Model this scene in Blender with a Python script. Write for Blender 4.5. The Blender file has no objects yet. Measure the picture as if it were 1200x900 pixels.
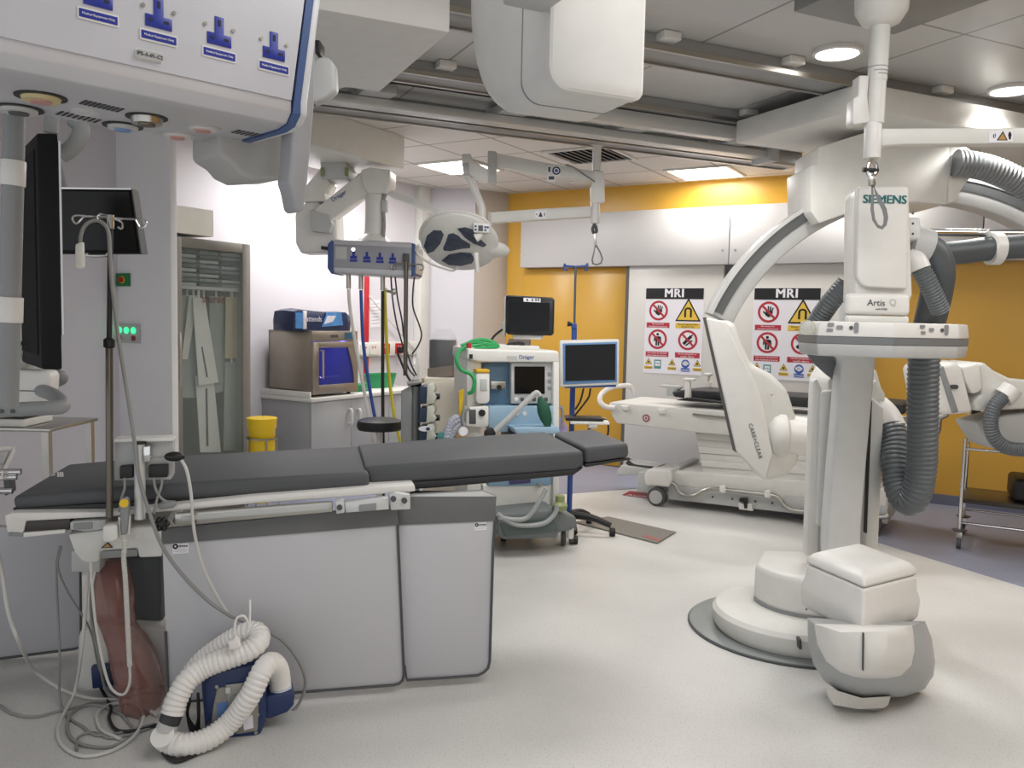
import bpy, bmesh, math, random
from mathutils import Vector, Matrix, Quaternion
random.seed(7)
PI = math.pi
SC = bpy.context.scene
COL = SC.collection
# ------------------------------------------------------------------ camera model (fitted from the photo)
F = 985.0; PIT = math.radians(4.33); ROL = math.radians(1.24); EYE = 1.5
def _mm(A, B): return [[sum(A[i][k]*B[k][j] for k in range(3)) for j in range(3)] for i in range(3)]
_c, _s, _r, _q = math.cos(PIT), math.sin(PIT), math.cos(ROL), math.sin(ROL)
CM = _mm([[_r,-_q,0],[_q,_r,0],[0,0,1]], [[1,0,0],[0,_c,-_s],[0,_s,_c]])
def c2w(c):
    l = [sum(CM[i][j]*c[i] for i in range(3)) for j in range(3)]
    return Vector((l[0], l[2], -l[1]))
def ray(px, py): return c2w(((px-600)/F, (py-450)/F, 1.0))
def at(px, py, Y):
    r = ray(px, py); t = Y/r.y; return Vector((r.x*t, Y, EYE+r.z*t))
def onz(px, py, z):
    r = ray(px, py); t = (z-EYE)/r.z; return Vector((r.x*t, r.y*t, z))
cam = bpy.data.objects.new('camera', bpy.data.cameras.new('camera')); COL.objects.link(cam)
R_, U_, F_ = c2w((1,0,0)), c2w((0,-1,0)), c2w((0,0,1))
m = Matrix(((R_.x,U_.x,-F_.x,0),(R_.y,U_.y,-F_.y,0),(R_.z,U_.z,-F_.z,EYE),(0,0,0,1)))
cam.matrix_world = m
cam.data.sensor_fit = 'HORIZONTAL'; cam.data.sensor_width = 36.0; cam.data.lens = 36.0*F/1200.0
cam.data.clip_start = 0.05
SC.camera = cam

class Fr:
    """upright frame: u to the right, v away from the viewer, w up"""
    def __init__(s, o, az):
        a = math.radians(az); s.o = Vector(o)
        s.u = Vector((math.sin(a), math.cos(a), 0)); s.v = Vector((-math.cos(a), math.sin(a), 0)); s.az = a
    def w(s, u, v, w): return s.o + s.u*u + s.v*v + Vector((0,0,w))
    def loc(s, P):
        d = Vector(P)-s.o; return (d.dot(s.u), d.dot(s.v), d.z)
    def px(s, x, y, v=0.0):
        r = ray(x, y); e = Vector((0,0,EYE)); p = s.o+s.v*v
        t = (p-e).dot(s.v)/r.dot(s.v); return s.loc(e+r*t)
    def poly(s, pts, v=0.0): return [s.px(x, y, v) for x, y in pts]
    def z(s, x, y, z): return s.loc(onz(x, y, z))
CF = Fr((0,0,0), 90)                                  # camera facing: u = x, v = depth
WB = Fr((3.695,7.145,0), 120.9)                       # back wall
GF = Fr((0,0,0), 64.95)                               # ceiling gantry: u along the rails, v across

# ------------------------------------------------------------------ materials
def lin(h):
    h = h.lstrip('#'); v = [int(h[i:i+2],16)/255 for i in (0,2,4)]
    return tuple(x/12.92 if x <= .04045 else ((x+.055)/1.055)**2.4 for x in v)+(1,)
MATS = {}
def mat(name, hexc, rough=.5, metal=0, var=.06, scale=14, bump=0, emit=None, es=1, trans=0, alpha=1, spec=.5, coat=0):
    if name in MATS: return MATS[name]
    m = bpy.data.materials.new(name); m.use_nodes = True; nt = m.node_tree; b = nt.nodes['Principled BSDF']
    c = lin(hexc)
    b.inputs['Roughness'].default_value = rough; b.inputs['Metallic'].default_value = metal
    b.inputs['Specular IOR Level'].default_value = spec
    if coat: b.inputs['Coat Weight'].default_value = coat
    tc = nt.nodes.new('ShaderNodeTexCoord'); nz = nt.nodes.new('ShaderNodeTexNoise')
    nz.inputs['Scale'].default_value = scale; nz.inputs['Detail'].default_value = 3
    nt.links.new(tc.outputs['Object'], nz.inputs['Vector'])
    mx = nt.nodes.new('ShaderNodeMix'); mx.data_type = 'RGBA'
    mx.inputs['A'].default_value = tuple(x*(1-var) for x in c[:3])+(1,)
    mx.inputs['B'].default_value = tuple(min(1,x*(1+var)) for x in c[:3])+(1,)
    nt.links.new(nz.outputs['Fac'], mx.inputs['Factor']); nt.links.new(mx.outputs['Result'], b.inputs['Base Color'])
    if bump:
        bp = nt.nodes.new('ShaderNodeBump'); bp.inputs['Strength'].default_value = bump; bp.inputs['Distance'].default_value = .01
        nt.links.new(nz.outputs['Fac'], bp.inputs['Height']); nt.links.new(bp.outputs['Normal'], b.inputs['Normal'])
    if emit:
        b.inputs['Emission Color'].default_value = lin(emit); b.inputs['Emission Strength'].default_value = es
    if trans: b.inputs['Transmission Weight'].default_value = trans; b.inputs['IOR'].default_value = 1.1
    if alpha < 1: b.inputs['Alpha'].default_value = alpha
    MATS[name] = m; return m
WHITE = mat('enamel_white','#dedcd8',.35)
WHITE2 = mat('warm_white_enamel','#d8d7d2',.4)
LGREY = mat('light_grey_paint','#b9bab9',.45)
MGREY = mat('mid_grey_plastic','#8a8c8d',.5)
DGREY = mat('dark_grey_plastic','#4a4c4e',.5)
BLACK = mat('black_plastic','#131415',.45)
SCREEN = mat('black_glass','#090a0c',.22, var=0, spec=.3)
STEEL = mat('brushed_steel','#b4b2ac',.3,1)
CHROME = mat('chrome','#d5d5d5',.12,1)
ALU = mat('satin_aluminium','#cdcecd',.36,.3)
PAD = mat('charcoal_vinyl','#4e5053',.55, var=.1, scale=5, bump=.12)
PADD = mat('dark_vinyl','#2f3032',.5)
SHIELD = mat('lead_vinyl','#c0c0c4',.5, var=.03, scale=3)
SHIELDH = mat('lead_vinyl_header','#68696a',.55)
NAVY = mat('navy_plastic','#22345f',.4)
HOSEW = mat('white_hose_plastic','#e6e3df',.45)
HOSEG = mat('grey_hose_rubber','#606568',.42)
CABLEW = mat('pale_cable','#c9c8c3',.5)
CABLEG = mat('grey_cable','#8d8d8b',.5)
CABLEB = mat('black_cable','#1a1a1b',.5)
YELLOW = mat('yellow_paint','#d2a23d',.3, var=.02, scale=2)
YELP = mat('yellow_plastic','#e7c11d',.4)
RED = mat('red_plastic','#b5202a',.45)
BLUEP = mat('blue_plastic','#1d2f92',.4)
BLUES = mat('blue_stripe','#3d5687',.45)
GREEN = mat('green_plastic','#1e8a55',.45)
SIGNW = mat('sign_white','#e9e7ee',.4, var=.01)
SIGNR = mat('sign_red','#b32b3a',.45, var=.02)
SIGNK = mat('sign_black','#101012',.45, var=.02)
SIGNY = mat('sign_yellow','#e2bd45',.45, var=.02)
SIGNB = mat('sign_blue','#2a55a8',.45, var=.02)
SIGNG = mat('sign_teal','#4f8f8c',.45, var=.02)
POLEBLUE = mat('blue_enamel_pole','#2a4c93',.35)
LIGHTP = mat('light_panel','#ffffff',.5, emit='#fffaf3', es=9)

# ------------------------------------------------------------------ mesh builder
def cat(P, sub):
    P = [Vector(p) for p in P]
    if len(P) < 3 or sub < 2: return P
    out = []
    for i in range(len(P)-1):
        a = P[i-1] if i else P[0]*2-P[1]; b, c = P[i], P[i+1]; d = P[i+2] if i+2 < len(P) else P[-1]*2-P[-2]
        for k in range(sub):
            t = k/sub; t2 = t*t; t3 = t2*t
            out.append(.5*((2*b)+(c-a)*t+(2*a-5*b+4*c-d)*t2+(3*b-a-3*c+d)*t3))
    out.append(P[-1]); return out
class MB:
    def __init__(s, fr=None): s.bm = bmesh.new(); s.fr = fr
    def P(s, p): return s.fr.w(*p) if s.fr else Vector(p)
    def loft(s, rings, cap=True, closed=False):
        R = [[s.bm.verts.new(p) for p in r] for r in rings]; n = len(R[0])
        last = len(R) if closed else len(R)-1
        for i in range(last):
            a, b = R[i], R[(i+1) % len(R)]
            for j in range(n):
                k = (j+1) % n
                try: s.bm.faces.new((a[j],a[k],b[k],b[j]))
                except ValueError: pass
        if cap and not closed:
            s.bm.faces.new(R[0][::-1]); s.bm.faces.new(R[-1])
        return s
    def sect(s, polys):                                  # loft through local polygons
        return s.loft([[s.P(p) for p in r] for r in polys])
    def prism(s, pts, ext):
        e = Vector(ext); return s.sect([pts, [tuple(Vector(p)+e) for p in pts]])
    def slab(s, pxs, v0, v1):                            # pixel outline on plane v0, extruded to v1
        q = s.fr.poly(pxs, v0); return s.prism(q, (0, v1-v0, 0))
    def plan(s, uv, w0, w1):
        return s.prism([(u,v,w0) for u,v in uv], (0,0,w1-w0))
    def box(s, u0,u1,v0,v1,w0,w1):
        return s.plan([(u0,v0),(u1,v0),(u1,v1),(u0,v1)], w0, w1)
    def rrect(s, u0,u1,w0,w1,v0,v1,r=.02,n=5):           # rounded rectangle facing the viewer
        return s.prism(rr(u0,u1,w0,w1,r,n,v0), (0,v1-v0,0))
    def cyl(s, a, b, r0, r1=None, n=20):
        a, b = s.P(a), s.P(b); r1 = r0 if r1 is None else r1
        d = (b-a).normalized(); x = d.orthogonal().normalized(); y = d.cross(x)
        return s.loft([[a+(x*math.cos(t)+y*math.sin(t))*r0 for t in [2*PI*i/n for i in range(n)]],
                       [b+(x*math.cos(t)+y*math.sin(t))*r1 for t in [2*PI*i/n for i in range(n)]]])
    def lathe(s, a, axis, prof, n=28):                   # prof = [(t along axis, radius)]
        a = s.P(a); d = (s.P(axis)-s.P((0,0,0)) if s.fr else Vector(axis)).normalized()
        x = d.orthogonal().normalized(); y = d.cross(x)
        return s.loft([[a+d*t+(x*math.cos(q)+y*math.sin(q))*max(r,1e-4) for q in [2*PI*i/n for i in range(n)]] for t, r in prof])
    def tube(s, pts, r, n=8, sub=6, rib=0, amp=.1, closed=False):
        P = cat([s.P(p) for p in pts], sub)
        if rib:                                          # resample for corrugation, rib = pitch
            L = [0]
            for i in range(1, len(P)): L.append(L[-1]+(P[i]-P[i-1]).length)
            N = max(4, int(L[-1]/rib)); st = []; j = 0
            for k in range(N*3+1):
                t = L[-1]*k/(N*3)
                while j < len(L)-2 and L[j+1] < t: j += 1
                f = (t-L[j])/max(1e-9, L[j+1]-L[j]); st.append((P[j].lerp(P[j+1], f), r*(1+(amp if k % 3 == 0 else (-amp if k % 3 == 2 else amp*.6)))))
        else: st = [(p, r if not isinstance(r, (list,tuple)) else r[0]+(r[1]-r[0])*i/max(1,len(P)-1)) for i, p in enumerate(P)]
        x = None; rings = []
        for i, (p, q) in enumerate(st):
            d = (st[min(i+1,len(st)-1)][0]-st[max(i-1,0)][0])
            if d.length < 1e-9: d = Vector((0,0,1))
            d.normalize()
            x = d.orthogonal().normalized() if x is None else (x-d*x.dot(d))
            if x.length < 1e-6: x = d.orthogonal()
            x.normalize(); y = d.cross(x)
            rings.append([p+(x*math.cos(t)+y*math.sin(t))*q for t in [2*PI*j/n for j in range(n)]])
        return s.loft(rings)
    def ell(s, c, ru, rv, rw, n=20, m=12):
        rings = []
        for i in range(1, m):
            t = PI*i/m
            rings.append([s.P((c[0]+ru*math.sin(t)*math.cos(q), c[1]+rv*math.sin(t)*math.sin(q), c[2]+rw*math.cos(t))) for q in [2*PI*j/n for j in range(n)]])
        return s.loft(rings)
    def face(s, pts):
        s.bm.faces.new([s.bm.verts.new(s.P(p)) for p in pts]); return s
    def disc(s, c, r, v1=.004, n=28, r2=None):           # flat disc (or ring) facing -v, at c=(u,v,w)
        u, v, w = c
        o = [(u+r*math.cos(2*PI*i/n), v, w+r*math.sin(2*PI*i/n)) for i in range(n)]
        if r2 is None: return s.prism(o, (0,v1,0))
        i_ = [(u+r2*math.cos(2*PI*i/n), v, w+r2*math.sin(2*PI*i/n)) for i in range(n)]
        b_o = [(a, b+v1, c_) for a,b,c_ in o]; b_i = [(a, b+v1, c_) for a,b,c_ in i_]
        R = [[s.P(p) for p in q] for q in (o, b_o, b_i, i_)]
        return s.loft(R, closed=True)
    def build(s, name, m, parent=None, bevel=0, seg=2, ang=38, base=None):
        bm = s.bm
        bmesh.ops.recalc_face_normals(bm, faces=bm.faces)
        if bevel:
            ed = [e for e in bm.edges if len(e.link_faces) == 2 and e.calc_face_angle(0) > math.radians(28)]
            if ed:
                try: bmesh.ops.bevel(bm, geom=ed, offset=bevel, segments=seg, profile=.5, affect='EDGES', clamp_overlap=True)
                except Exception: pass
        r = parent
        while r is not None and r.parent is not None: r = r.parent
        if r is not None: off = Vector(r.location)
        elif base is not None: off = Vector(base)
        else:
            vs = [v.co for v in bm.verts]
            off = Vector(((min(v.x for v in vs)+max(v.x for v in vs))/2, (min(v.y for v in vs)+max(v.y for v in vs))/2, min(v.z for v in vs)))
        bmesh.ops.translate(bm, verts=bm.verts, vec=-off)
        me = bpy.data.meshes.new(name); bm.to_mesh(me); bm.free()
        for p in me.polygons: p.use_smooth = True
        me.set_sharp_from_angle(angle=math.radians(ang))
        me.materials.append(m)
        o = bpy.data.objects.new(name, me); COL.objects.link(o)
        if parent: o.parent = parent
        else: o.location = off
        return o
def rr(u0,u1,w0,w1,r=.02,n=5,v=0.0):
    out = []
    for cx, cy, a in ((u1-r,w0+r,-PI/2),(u1-r,w1-r,0),(u0+r,w1-r,PI/2),(u0+r,w0+r,PI)):
        for i in range(n+1):
            t = a+PI/2*i/n; out.append((cx+r*math.cos(t), v, cy+r*math.sin(t)))
    return out
def tag(o, label, category, group=None):
    o['label'] = label; o['category'] = category
    if group: o['group'] = group
    return o
def thing(name, loc, label, category, group=None):
    o = bpy.data.objects.new(name, None); COL.objects.link(o); o.location = Vector(loc); o.empty_display_size = .1
    return tag(o, label, category, group)
def struct(o):
    o['kind'] = 'structure'; return o
def copy_tree(o, loc, parent=None):
    c = o.copy(); COL.objects.link(c)
    if parent: c.parent = parent
    else: c.location = Vector(loc)
    for ch in list(o.children): copy_tree(ch, None, c)
    return c
def text(name, s, fr, u, v, w, size, m, parent, align='CENTER', rot=0, depth=.0006, spacing=1, bold=0):
    cu = bpy.data.curves.new(name, 'FONT'); cu.body = s; cu.size = size; cu.align_x = align; cu.align_y = 'CENTER'
    cu.extrude = depth; cu.resolution_u = 3; cu.space_character = spacing
    tmp = bpy.data.objects.new('tmp', cu); me = bpy.data.meshes.new_from_object(tmp)
    bpy.data.objects.remove(tmp); bpy.data.curves.remove(cu)
    me.name = name
    r = parent
    while r.parent is not None: r = r.parent
    ca, sa = math.cos(rot), math.sin(rot); off = Vector(r.location)
    for vt in me.vertices:
        x, y, z = vt.co; x, y = x*ca-y*sa, x*sa+y*ca
        vt.co = fr.w(u+x, v-z, w+y)-off
    if bold:                                             # heavier strokes: two more copies set a hair apart
        bm = bmesh.new(); bm.from_mesh(me); src = bm.faces[:]
        for k in (-1, 1):
            r_ = bmesh.ops.duplicate(bm, geom=src)
            bmesh.ops.translate(bm, verts=[g for g in r_['geom'] if isinstance(g, bmesh.types.BMVert)], vec=fr.u*(bold*k)+fr.v*(.00008*k))
        bm.to_mesh(me); bm.free()
    me.materials.clear(); me.materials.append(m)
    o = bpy.data.objects.new(name, me); COL.objects.link(o); o.parent = parent
    return o
class Plane(Fr):
    """frame with arbitrary axes (for inclined faces)"""
    def __init__(s, o, u, w):
        s.o = Vector(o); s.u = Vector(u).normalized(); s.W = Vector(w); s.W = (s.W-s.u*s.W.dot(s.u)).normalized()
        s.v = s.W.cross(s.u).normalized()
    def w(s, u, v, w): return s.o+s.u*u+s.v*v+s.W*w
    def loc(s, P):
        d = Vector(P)-s.o; return (d.dot(s.u), d.dot(s.v), d.dot(s.W))
# ================================================================== ROOM
CEIL = 2.89
def floor_mat():
    m = bpy.data.materials.new('speckled_vinyl_floor'); m.use_nodes = True; nt = m.node_tree; b = nt.nodes['Principled BSDF']
    tc = nt.nodes.new('ShaderNodeTexCoord')
    n1 = nt.nodes.new('ShaderNodeTexNoise'); n1.inputs['Scale'].default_value = .9; n1.inputs['Detail'].default_value = 5
    n2 = nt.nodes.new('ShaderNodeTexNoise'); n2.inputs['Scale'].default_value = 130; n2.inputs['Detail'].default_value = 2
    r1 = nt.nodes.new('ShaderNodeValToRGB'); r1.color_ramp.elements[0].position = .3; r1.color_ramp.elements[1].position = .7
    r1.color_ramp.elements[0].color = lin('#c2c1be'); r1.color_ramp.elements[1].color = lin('#d8d7d4')
    r2 = nt.nodes.new('ShaderNodeValToRGB'); r2.color_ramp.elements[0].position = .33; r2.color_ramp.elements[1].position = .42
    r2.color_ramp.elements[0].color = (.68,.66,.64,1); r2.color_ramp.elements[1].color = (1,1,1,1)
    mx = nt.nodes.new('ShaderNodeMix'); mx.data_type = 'RGBA'; mx.blend_type = 'MULTIPLY'; mx.inputs['Factor'].default_value = .7
    for n in (n1, n2): nt.links.new(tc.outputs['Object'], n.inputs['Vector'])
    nt.links.new(n1.outputs['Fac'], r1.inputs['Fac']); nt.links.new(n2.outputs['Fac'], r2.inputs['Fac'])
    nt.links.new(r1.outputs['Color'], mx.inputs['A']); nt.links.new(r2.outputs['Color'], mx.inputs['B'])
    nt.links.new(mx.outputs['Result'], b.inputs['Base Color'])
    b.inputs['Roughness'].default_value = .42
    return m
def grid_mat(name, base, line, size, off, az, lw=.02, rough=.6):
    """square tile grid in world position, turned to the room direction"""
    m = bpy.data.materials.new(name); m.use_nodes = True; nt = m.node_tree; b = nt.nodes['Principled BSDF']
    g = nt.nodes.new('ShaderNodeNewGeometry'); mp = nt.nodes.new('ShaderNodeMapping'); mp.vector_type = 'POINT'
    a = math.radians(az)-PI/2                             # u axis = (sin az, cos az)
    nt.links.new(g.outputs['Position'], mp.inputs['Vector']); mp.inputs['Rotation'].default_value = (0,0,a)
    sp = nt.nodes.new('ShaderNodeSeparateXYZ'); nt.links.new(mp.outputs['Vector'], sp.inputs[0])
    outs = []
    for k, ax in enumerate('XY'):
        ad = nt.nodes.new('ShaderNodeMath'); ad.operation = 'SUBTRACT'; ad.inputs[1].default_value = off[k]
        dv = nt.nodes.new('ShaderNodeMath'); dv.operation = 'DIVIDE'; dv.inputs[1].default_value = size[k]
        fr = nt.nodes.new('ShaderNodeMath'); fr.operation = 'FRACT'
        lt = nt.nodes.new('ShaderNodeMath'); lt.operation = 'LESS_THAN'; lt.inputs[1].default_value = lw/size[k]
        nt.links.new(sp.outputs[ax], ad.inputs[0]); nt.links.new(ad.outputs[0], dv.inputs[0])
        nt.links.new(dv.outputs[0], fr.inputs[0]); nt.links.new(fr.outputs[0], lt.inputs[0]); outs.append(lt)
    mxm = nt.nodes.new('ShaderNodeMath'); mxm.operation = 'MAXIMUM'
    nt.links.new(outs[0].outputs[0], mxm.inputs[0]); nt.links.new(outs[1].outputs[0], mxm.inputs[1])
    mx = nt.nodes.new('ShaderNodeMix'); mx.data_type = 'RGBA'
    mx.inputs['A'].default_value = lin(base); mx.inputs['B'].default_value = lin(line)
    nt.links.new(mxm.outputs[0], mx.inputs['Factor']); nt.links.new(mx.outputs['Result'], b.inputs['Base Color'])
    b.inputs['Roughness'].default_value = rough
    return m
def gw(u, v, fr=WB): p = fr.w(u, v, 0); return p
fl = MB(); fl.prism([(-7,-1.5,-.1),(7,-1.5,-.1),(7,14,-.1),(-7,14,-.1)], (0,0,.1))
struct(fl.build('floor', floor_mat()))
BORD = mat('blue_grey_vinyl','#8f93a6',.45, var=.08, scale=60)
b = MB(GF); b.box(4.8,9,-1,9.5,.0,.003); struct(b.build('floor_border_right', BORD))
b = MB(GF); b.box(-3,4.8,6.35,9.5,.0,.003); struct(b.build('floor_border_back', BORD))
# --- ceilings
b = MB(GF); b.box(-6,12,5.42,16,CEIL,CEIL+.1)
o = b.build('ceiling_back', None or grid_mat('ceiling_tiles','#dad6d0','#a19c95',(.6,.6),
    (WB.o.dot(WB.u)-4.26, WB.o.dot(WB.v)-.112), 120.9, .022, .7)); struct(o)
b = MB(GF); b.box(-6,12,-4,5.42,CEIL,CEIL+.1)
struct(b.build('ceiling_front', grid_mat('ceiling_panels','#c4c3c1','#7d7b78',(1.0,.86),(.62,3.66),64.95,.014,.28)))
# --- walls
WL = Fr(WB.w(-5.03,-.73,0), 30.9)                       # left wall: u runs away from the viewer, v into the wall
WALLW = mat('lavender_white_wall','#d2cfd6',.55, var=.02, scale=1.5)
BEIGE = mat('beige_wall','#bdb3aa',.6, var=.02, scale=1.5)
b = MB(WB); b.box(-4.45,4.5,0,.2,0,CEIL); struct(b.build('wall_back', YELLOW))
b = MB(WL); b.box(-8.5,0,0,.2,0,CEIL); struct(b.build('wall_left', WALLW))
b = MB(WB); b.plan([(-5.03,-.73),(-4.9,-.6),(-4.56,-.42),(-4.62,-.1),(-5.2,-.5)],0,CEIL); struct(b.build('wall_alcove', WALLW))
b = MB(WB); b.plan([(-4.555,-.42),(-4.40,-.10),(-4.40,.2),(-4.62,.2),(-4.62,-.3)],0,CEIL); struct(b.build('wall_beige', BEIGE))
b = MB(WL); b.box(-.13,.02,-.09,.0,0,CEIL); struct(b.build('trim_1', WHITE2, bevel=.006))
b = MB(WB); b.box(4.3,4.5,-8,.1,0,CEIL); struct(b.build('wall_right', YELLOW))
# grey over-panels above the doors
PANELG = mat('pale_grey_laminate','#c3c1c1',.4, var=.02, scale=2)
uu = [WB.px(x,275,-.15)[0] for x in (610,855,1053,1152)]+[4.2]
for i in range(4):
    b = MB(WB); b.box(uu[i]+.004,uu[i+1]-.004,-.15,-.001,2.07,2.615)
    o = struct(b.build('trim_%d' % (i+2), PANELG, bevel=.004))
    for x in (uu[i]+.06, uu[i+1]-.06):
        c = MB(WB); c.disc((x,-.153,2.2),.012,.004,12); c.build('screw', STEEL, o)
# doors: yellow pair at the left, white sliding pair with the warning signs
DOORW = mat('cream_white_door','#d3d1cc',.35, var=.02, scale=1.2)
u1 = WB.px(612,420)[0]; u2 = WB.px(672,420)[0]; u3 = WB.px(733,420,-.06)[0]
for i, (a, c) in enumerate(((u1,u2),(u2,u3))):
    b = MB(WB); b.box(a+.003,c-.003,-.02,-.001,.01,2.06); struct(b.build('door_%d' % (i+1), YELLOW, bevel=.003))
b = MB(WB); b.box(u3-.012,u3+.022,-.085,-.001,0,2.07); struct(b.build('trim_6', mat('dark_jamb','#5d5a55',.5)))
s1, s2, s3 = WB.px(848,330,-.09)[0], WB.px(861,330,-.09)[0], WB.px(1008,450,-.09)[0]
b = MB(WB); b.box(u3+.024,s1,-.09,-.001,.012,2.07); struct(b.build('door_3', DOORW, bevel=.004))
b = MB(WB); b.box(s2,s3,-.09,-.001,.012,2.07); struct(b.build('door_4', DOORW, bevel=.004))
b = MB(WB); b.box(s1+.002,s2-.002,-.05,-.001,0,2.07); struct(b.build('trim_7', mat('grey_door_gap','#6d6e70',.5)))
b = MB(WB); b.box(s3,4.3,-.012,-.001,0,.09); struct(b.build('baseboard_back', mat('blue_grey_skirting','#6f7386',.5)))
for i, x in enumerate((1.05, 2.15)):
    b = MB(WB); b.box(x,x+.008,-.004,-.0005,.09,2.07); struct(b.build('trim_%d' % (8+i), mat('yellow_seam','#b58a28',.5)))
# grey nib wall with the buttons
d0 = at(197,300,5.75); NB = Fr((d0.x,d0.y,0), 120.9)
nl = NB.px(85,400)[0]
NIBW = mat('grey_white_wall','#ecebed',.6, var=.02, scale=1.2)
b = MB(NB); b.box(nl,.03,0,.05,0,CEIL); struct(b.build('wall_nib', NIBW, bevel=.003))
b = MB(NB); b.box(-3.5,nl-.0,.5,.7,0,CEIL); struct(b.build('wall_recess', mat('recess_wall','#7d7c81',.6)))
b = MB(WL); p = WL.loc(NB.w(0,.25,0)); b.box(p[0]-.1,WL.px(250,250,-.42)[0],-.42,-.001,WL.px(245,277,-.42)[2],WL.px(245,246,-.42)[2]); struct(b.build('trim_10', mat('cream_bulkhead','#e6e3da',.55)))
# --- ceiling lights
def square_light(u0, v0, label):
    b = MB(WB); t = thing('ceiling_light', WB.w(u0+.3,v0+.3,CEIL-.012), label, 'light', 'square lights in the tiled ceiling')
    b.box(u0+.03,u0+.57,v0+.03,v0+.57,CEIL-.010,CEIL-.002); b.build('diffuser', LIGHTP, t)
    for a in ((u0,u0+.6,v0,v0+.03),(u0,u0+.6,v0+.57,v0+.6),(u0,u0+.03,v0+.03,v0+.57),(u0+.57,u0+.6,v0+.03,v0+.57)):
        b = MB(WB); b.box(*a,CEIL-.014,CEIL-.001); b.build('frame', WHITE2, t)
    l = bpy.data.lights.new('panel_glow','AREA'); l.shape = 'SQUARE'; l.size = .54; l.energy = PANEL_W; l.color = (1,.98,.95)
    lo = bpy.data.objects.new('panel_glow', l); COL.objects.link(lo); lo.location = WB.w(u0+.3,v0+.3,CEIL-.03)
    return t
PANEL_W = 11
square_light(-2.34,-.71,'bright square ceiling light near the yellow wall, right of the strap pole')
square_light(-4.26,-1.9,'bright square ceiling light behind the elbow of the surgical lamp arm')
square_light(-1.02,-.71,'square ceiling light half hidden behind the big white arc carriage')
def downlight(s, c, label, spot=40):
    p = GF.w(s,c,CEIL); t = thing('downlight', (p.x,p.y,CEIL-.03), label, 'light', 'round downlights between the ceiling rails')
    b = MB(); b.lathe((p.x,p.y,CEIL-.001),(0,0,-1),[(0,.12),(.018,.12),(.022,.105),(.012,.1),(0,.1)],36); b.build('rim', WHITE, t)
    b = MB(); b.lathe((p.x,p.y,CEIL-.001),(0,0,-1),[(0,.099),(.012,.099),(.014,.05)],32); b.build('diffuser', LIGHTP, t)
    l = bpy.data.lights.new('downlight_beam','SPOT'); l.energy = spot; l.spot_size = 2.3; l.spot_blend = .6; l.shadow_soft_size = .09; l.color = (1,.98,.95)
    lo = bpy.data.objects.new('downlight_beam', l); COL.objects.link(lo); lo.location = (p.x,p.y,CEIL-.035)
downlight(3.29,3.26,'round downlight beside the ceiling pole with the grey strap',55)
downlight(4.65,3.28,'round downlight at the right edge above the arc carriage',70)
# --- vent and speaker
u0, v0 = -2.94, -1.9
b = MB(WB); t = thing('air_vent', WB.w(u0+.3,v0+.3,CEIL-.02), 'square slatted air vent in the tiled ceiling behind the strap pole', 'vent')
for a in ((u0,u0+.6,v0,v0+.03),(u0,u0+.6,v0+.57,v0+.6),(u0,u0+.03,v0+.03,v0+.57),(u0+.57,u0+.6,v0+.03,v0+.57)):
    b = MB(WB); b.box(*a,CEIL-.016,CEIL-.001); b.build('frame', WHITE2, t)
b = MB(WB); b.box(u0+.03,u0+.57,v0+.03,v0+.57,CEIL-.004,CEIL-.002); b.build('backing', BLACK, t)
for i in range(9):
    b = MB(WB); x = u0+.05+i*.058; b.prism([(x,v0+.03,CEIL-.005),(x+.006,v0+.03,CEIL-.005),(x+.036,v0+.03,CEIL-.02),(x+.03,v0+.03,CEIL-.02)],(0,.54,0)); b.build('slat', WHITE2, t)
b = MB(WB); b.lathe((-3.32,-.41,CEIL-.001),(0,0,-1),[(0,.1),(.012,.1),(.02,.085),(.021,.02)],28); 
tag(b.build('ceiling_speaker', WHITE2),'round flat white speaker in the ceiling tile above the lamp boom','speaker')
# --- gantry rails
def rail(name, c0, c1, s0, s1, z0, z1, label, m=ALU, lip=True):
    b = MB(GF); b.box(s0,s1,c0,c1,z0,z1); o = b.build(name, m, bevel=.004)
    if lip:
        for c in (c0-.012, c1-.008):
            l = MB(GF); l.box(s0,s1,c,c+.02,z0-.012,z0+.012); l.build('rail_lip', STEEL, o)
    tag(o, label, 'rail'); return o
RAILG = mat('grey_anodised_rail','#98999a',.4,.2)
rail('ceiling_rail',3.48,3.68,-3,9,CEIL-.07,CEIL-.001,'grey ceiling rail passing beside the two round downlights', RAILG)
rail('ceiling_rail',4.44,4.62,-3,9,CEIL-.07,CEIL-.001,'grey ceiling rail in the middle, behind the large overhead housing', RAILG)
rail('ceiling_rail',5.27,5.45,-3,5.0,CEIL-.10,CEIL-.001,'long grey ceiling rail farthest from the table, where the tiles begin', RAILG)
b = MB(GF); b.box(1.0,2.6,4.66,4.95,CEIL-.004,CEIL-.001); tag(b.build('ceiling_slot', BLACK),'dark open slot in the ceiling beside the middle rail','slot')
o = rail('bridge_beam',4.52,4.60,2.55,3.72,CEIL-.165,CEIL-.08,'bright aluminium bridge beam under the middle ceiling rail', ALU, False)
b = MB(GF); b.box(3.72,3.745,4.51,4.61,CEIL-.175,CEIL-.07); b.build('end_cap', LGREY, o, .004)
o = rail('bridge_rail',5.02,5.14,-1,4.42,CEIL-.13,CEIL-.08,'bright aluminium bridge rail under the farthest ceiling rail', ALU, False)
b = MB(GF); b.box(4.42,4.5,4.98,5.2,CEIL-.16,CEIL-.05); b.build('end_cap', LGREY, o, .006)
for i in range(5):
    b = MB(GF); b.box(.4+i*.9,.6+i*.9,4.9,5.2,CEIL-.075,CEIL-.02); b.build('bracket', LGREY, o, .004)
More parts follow.
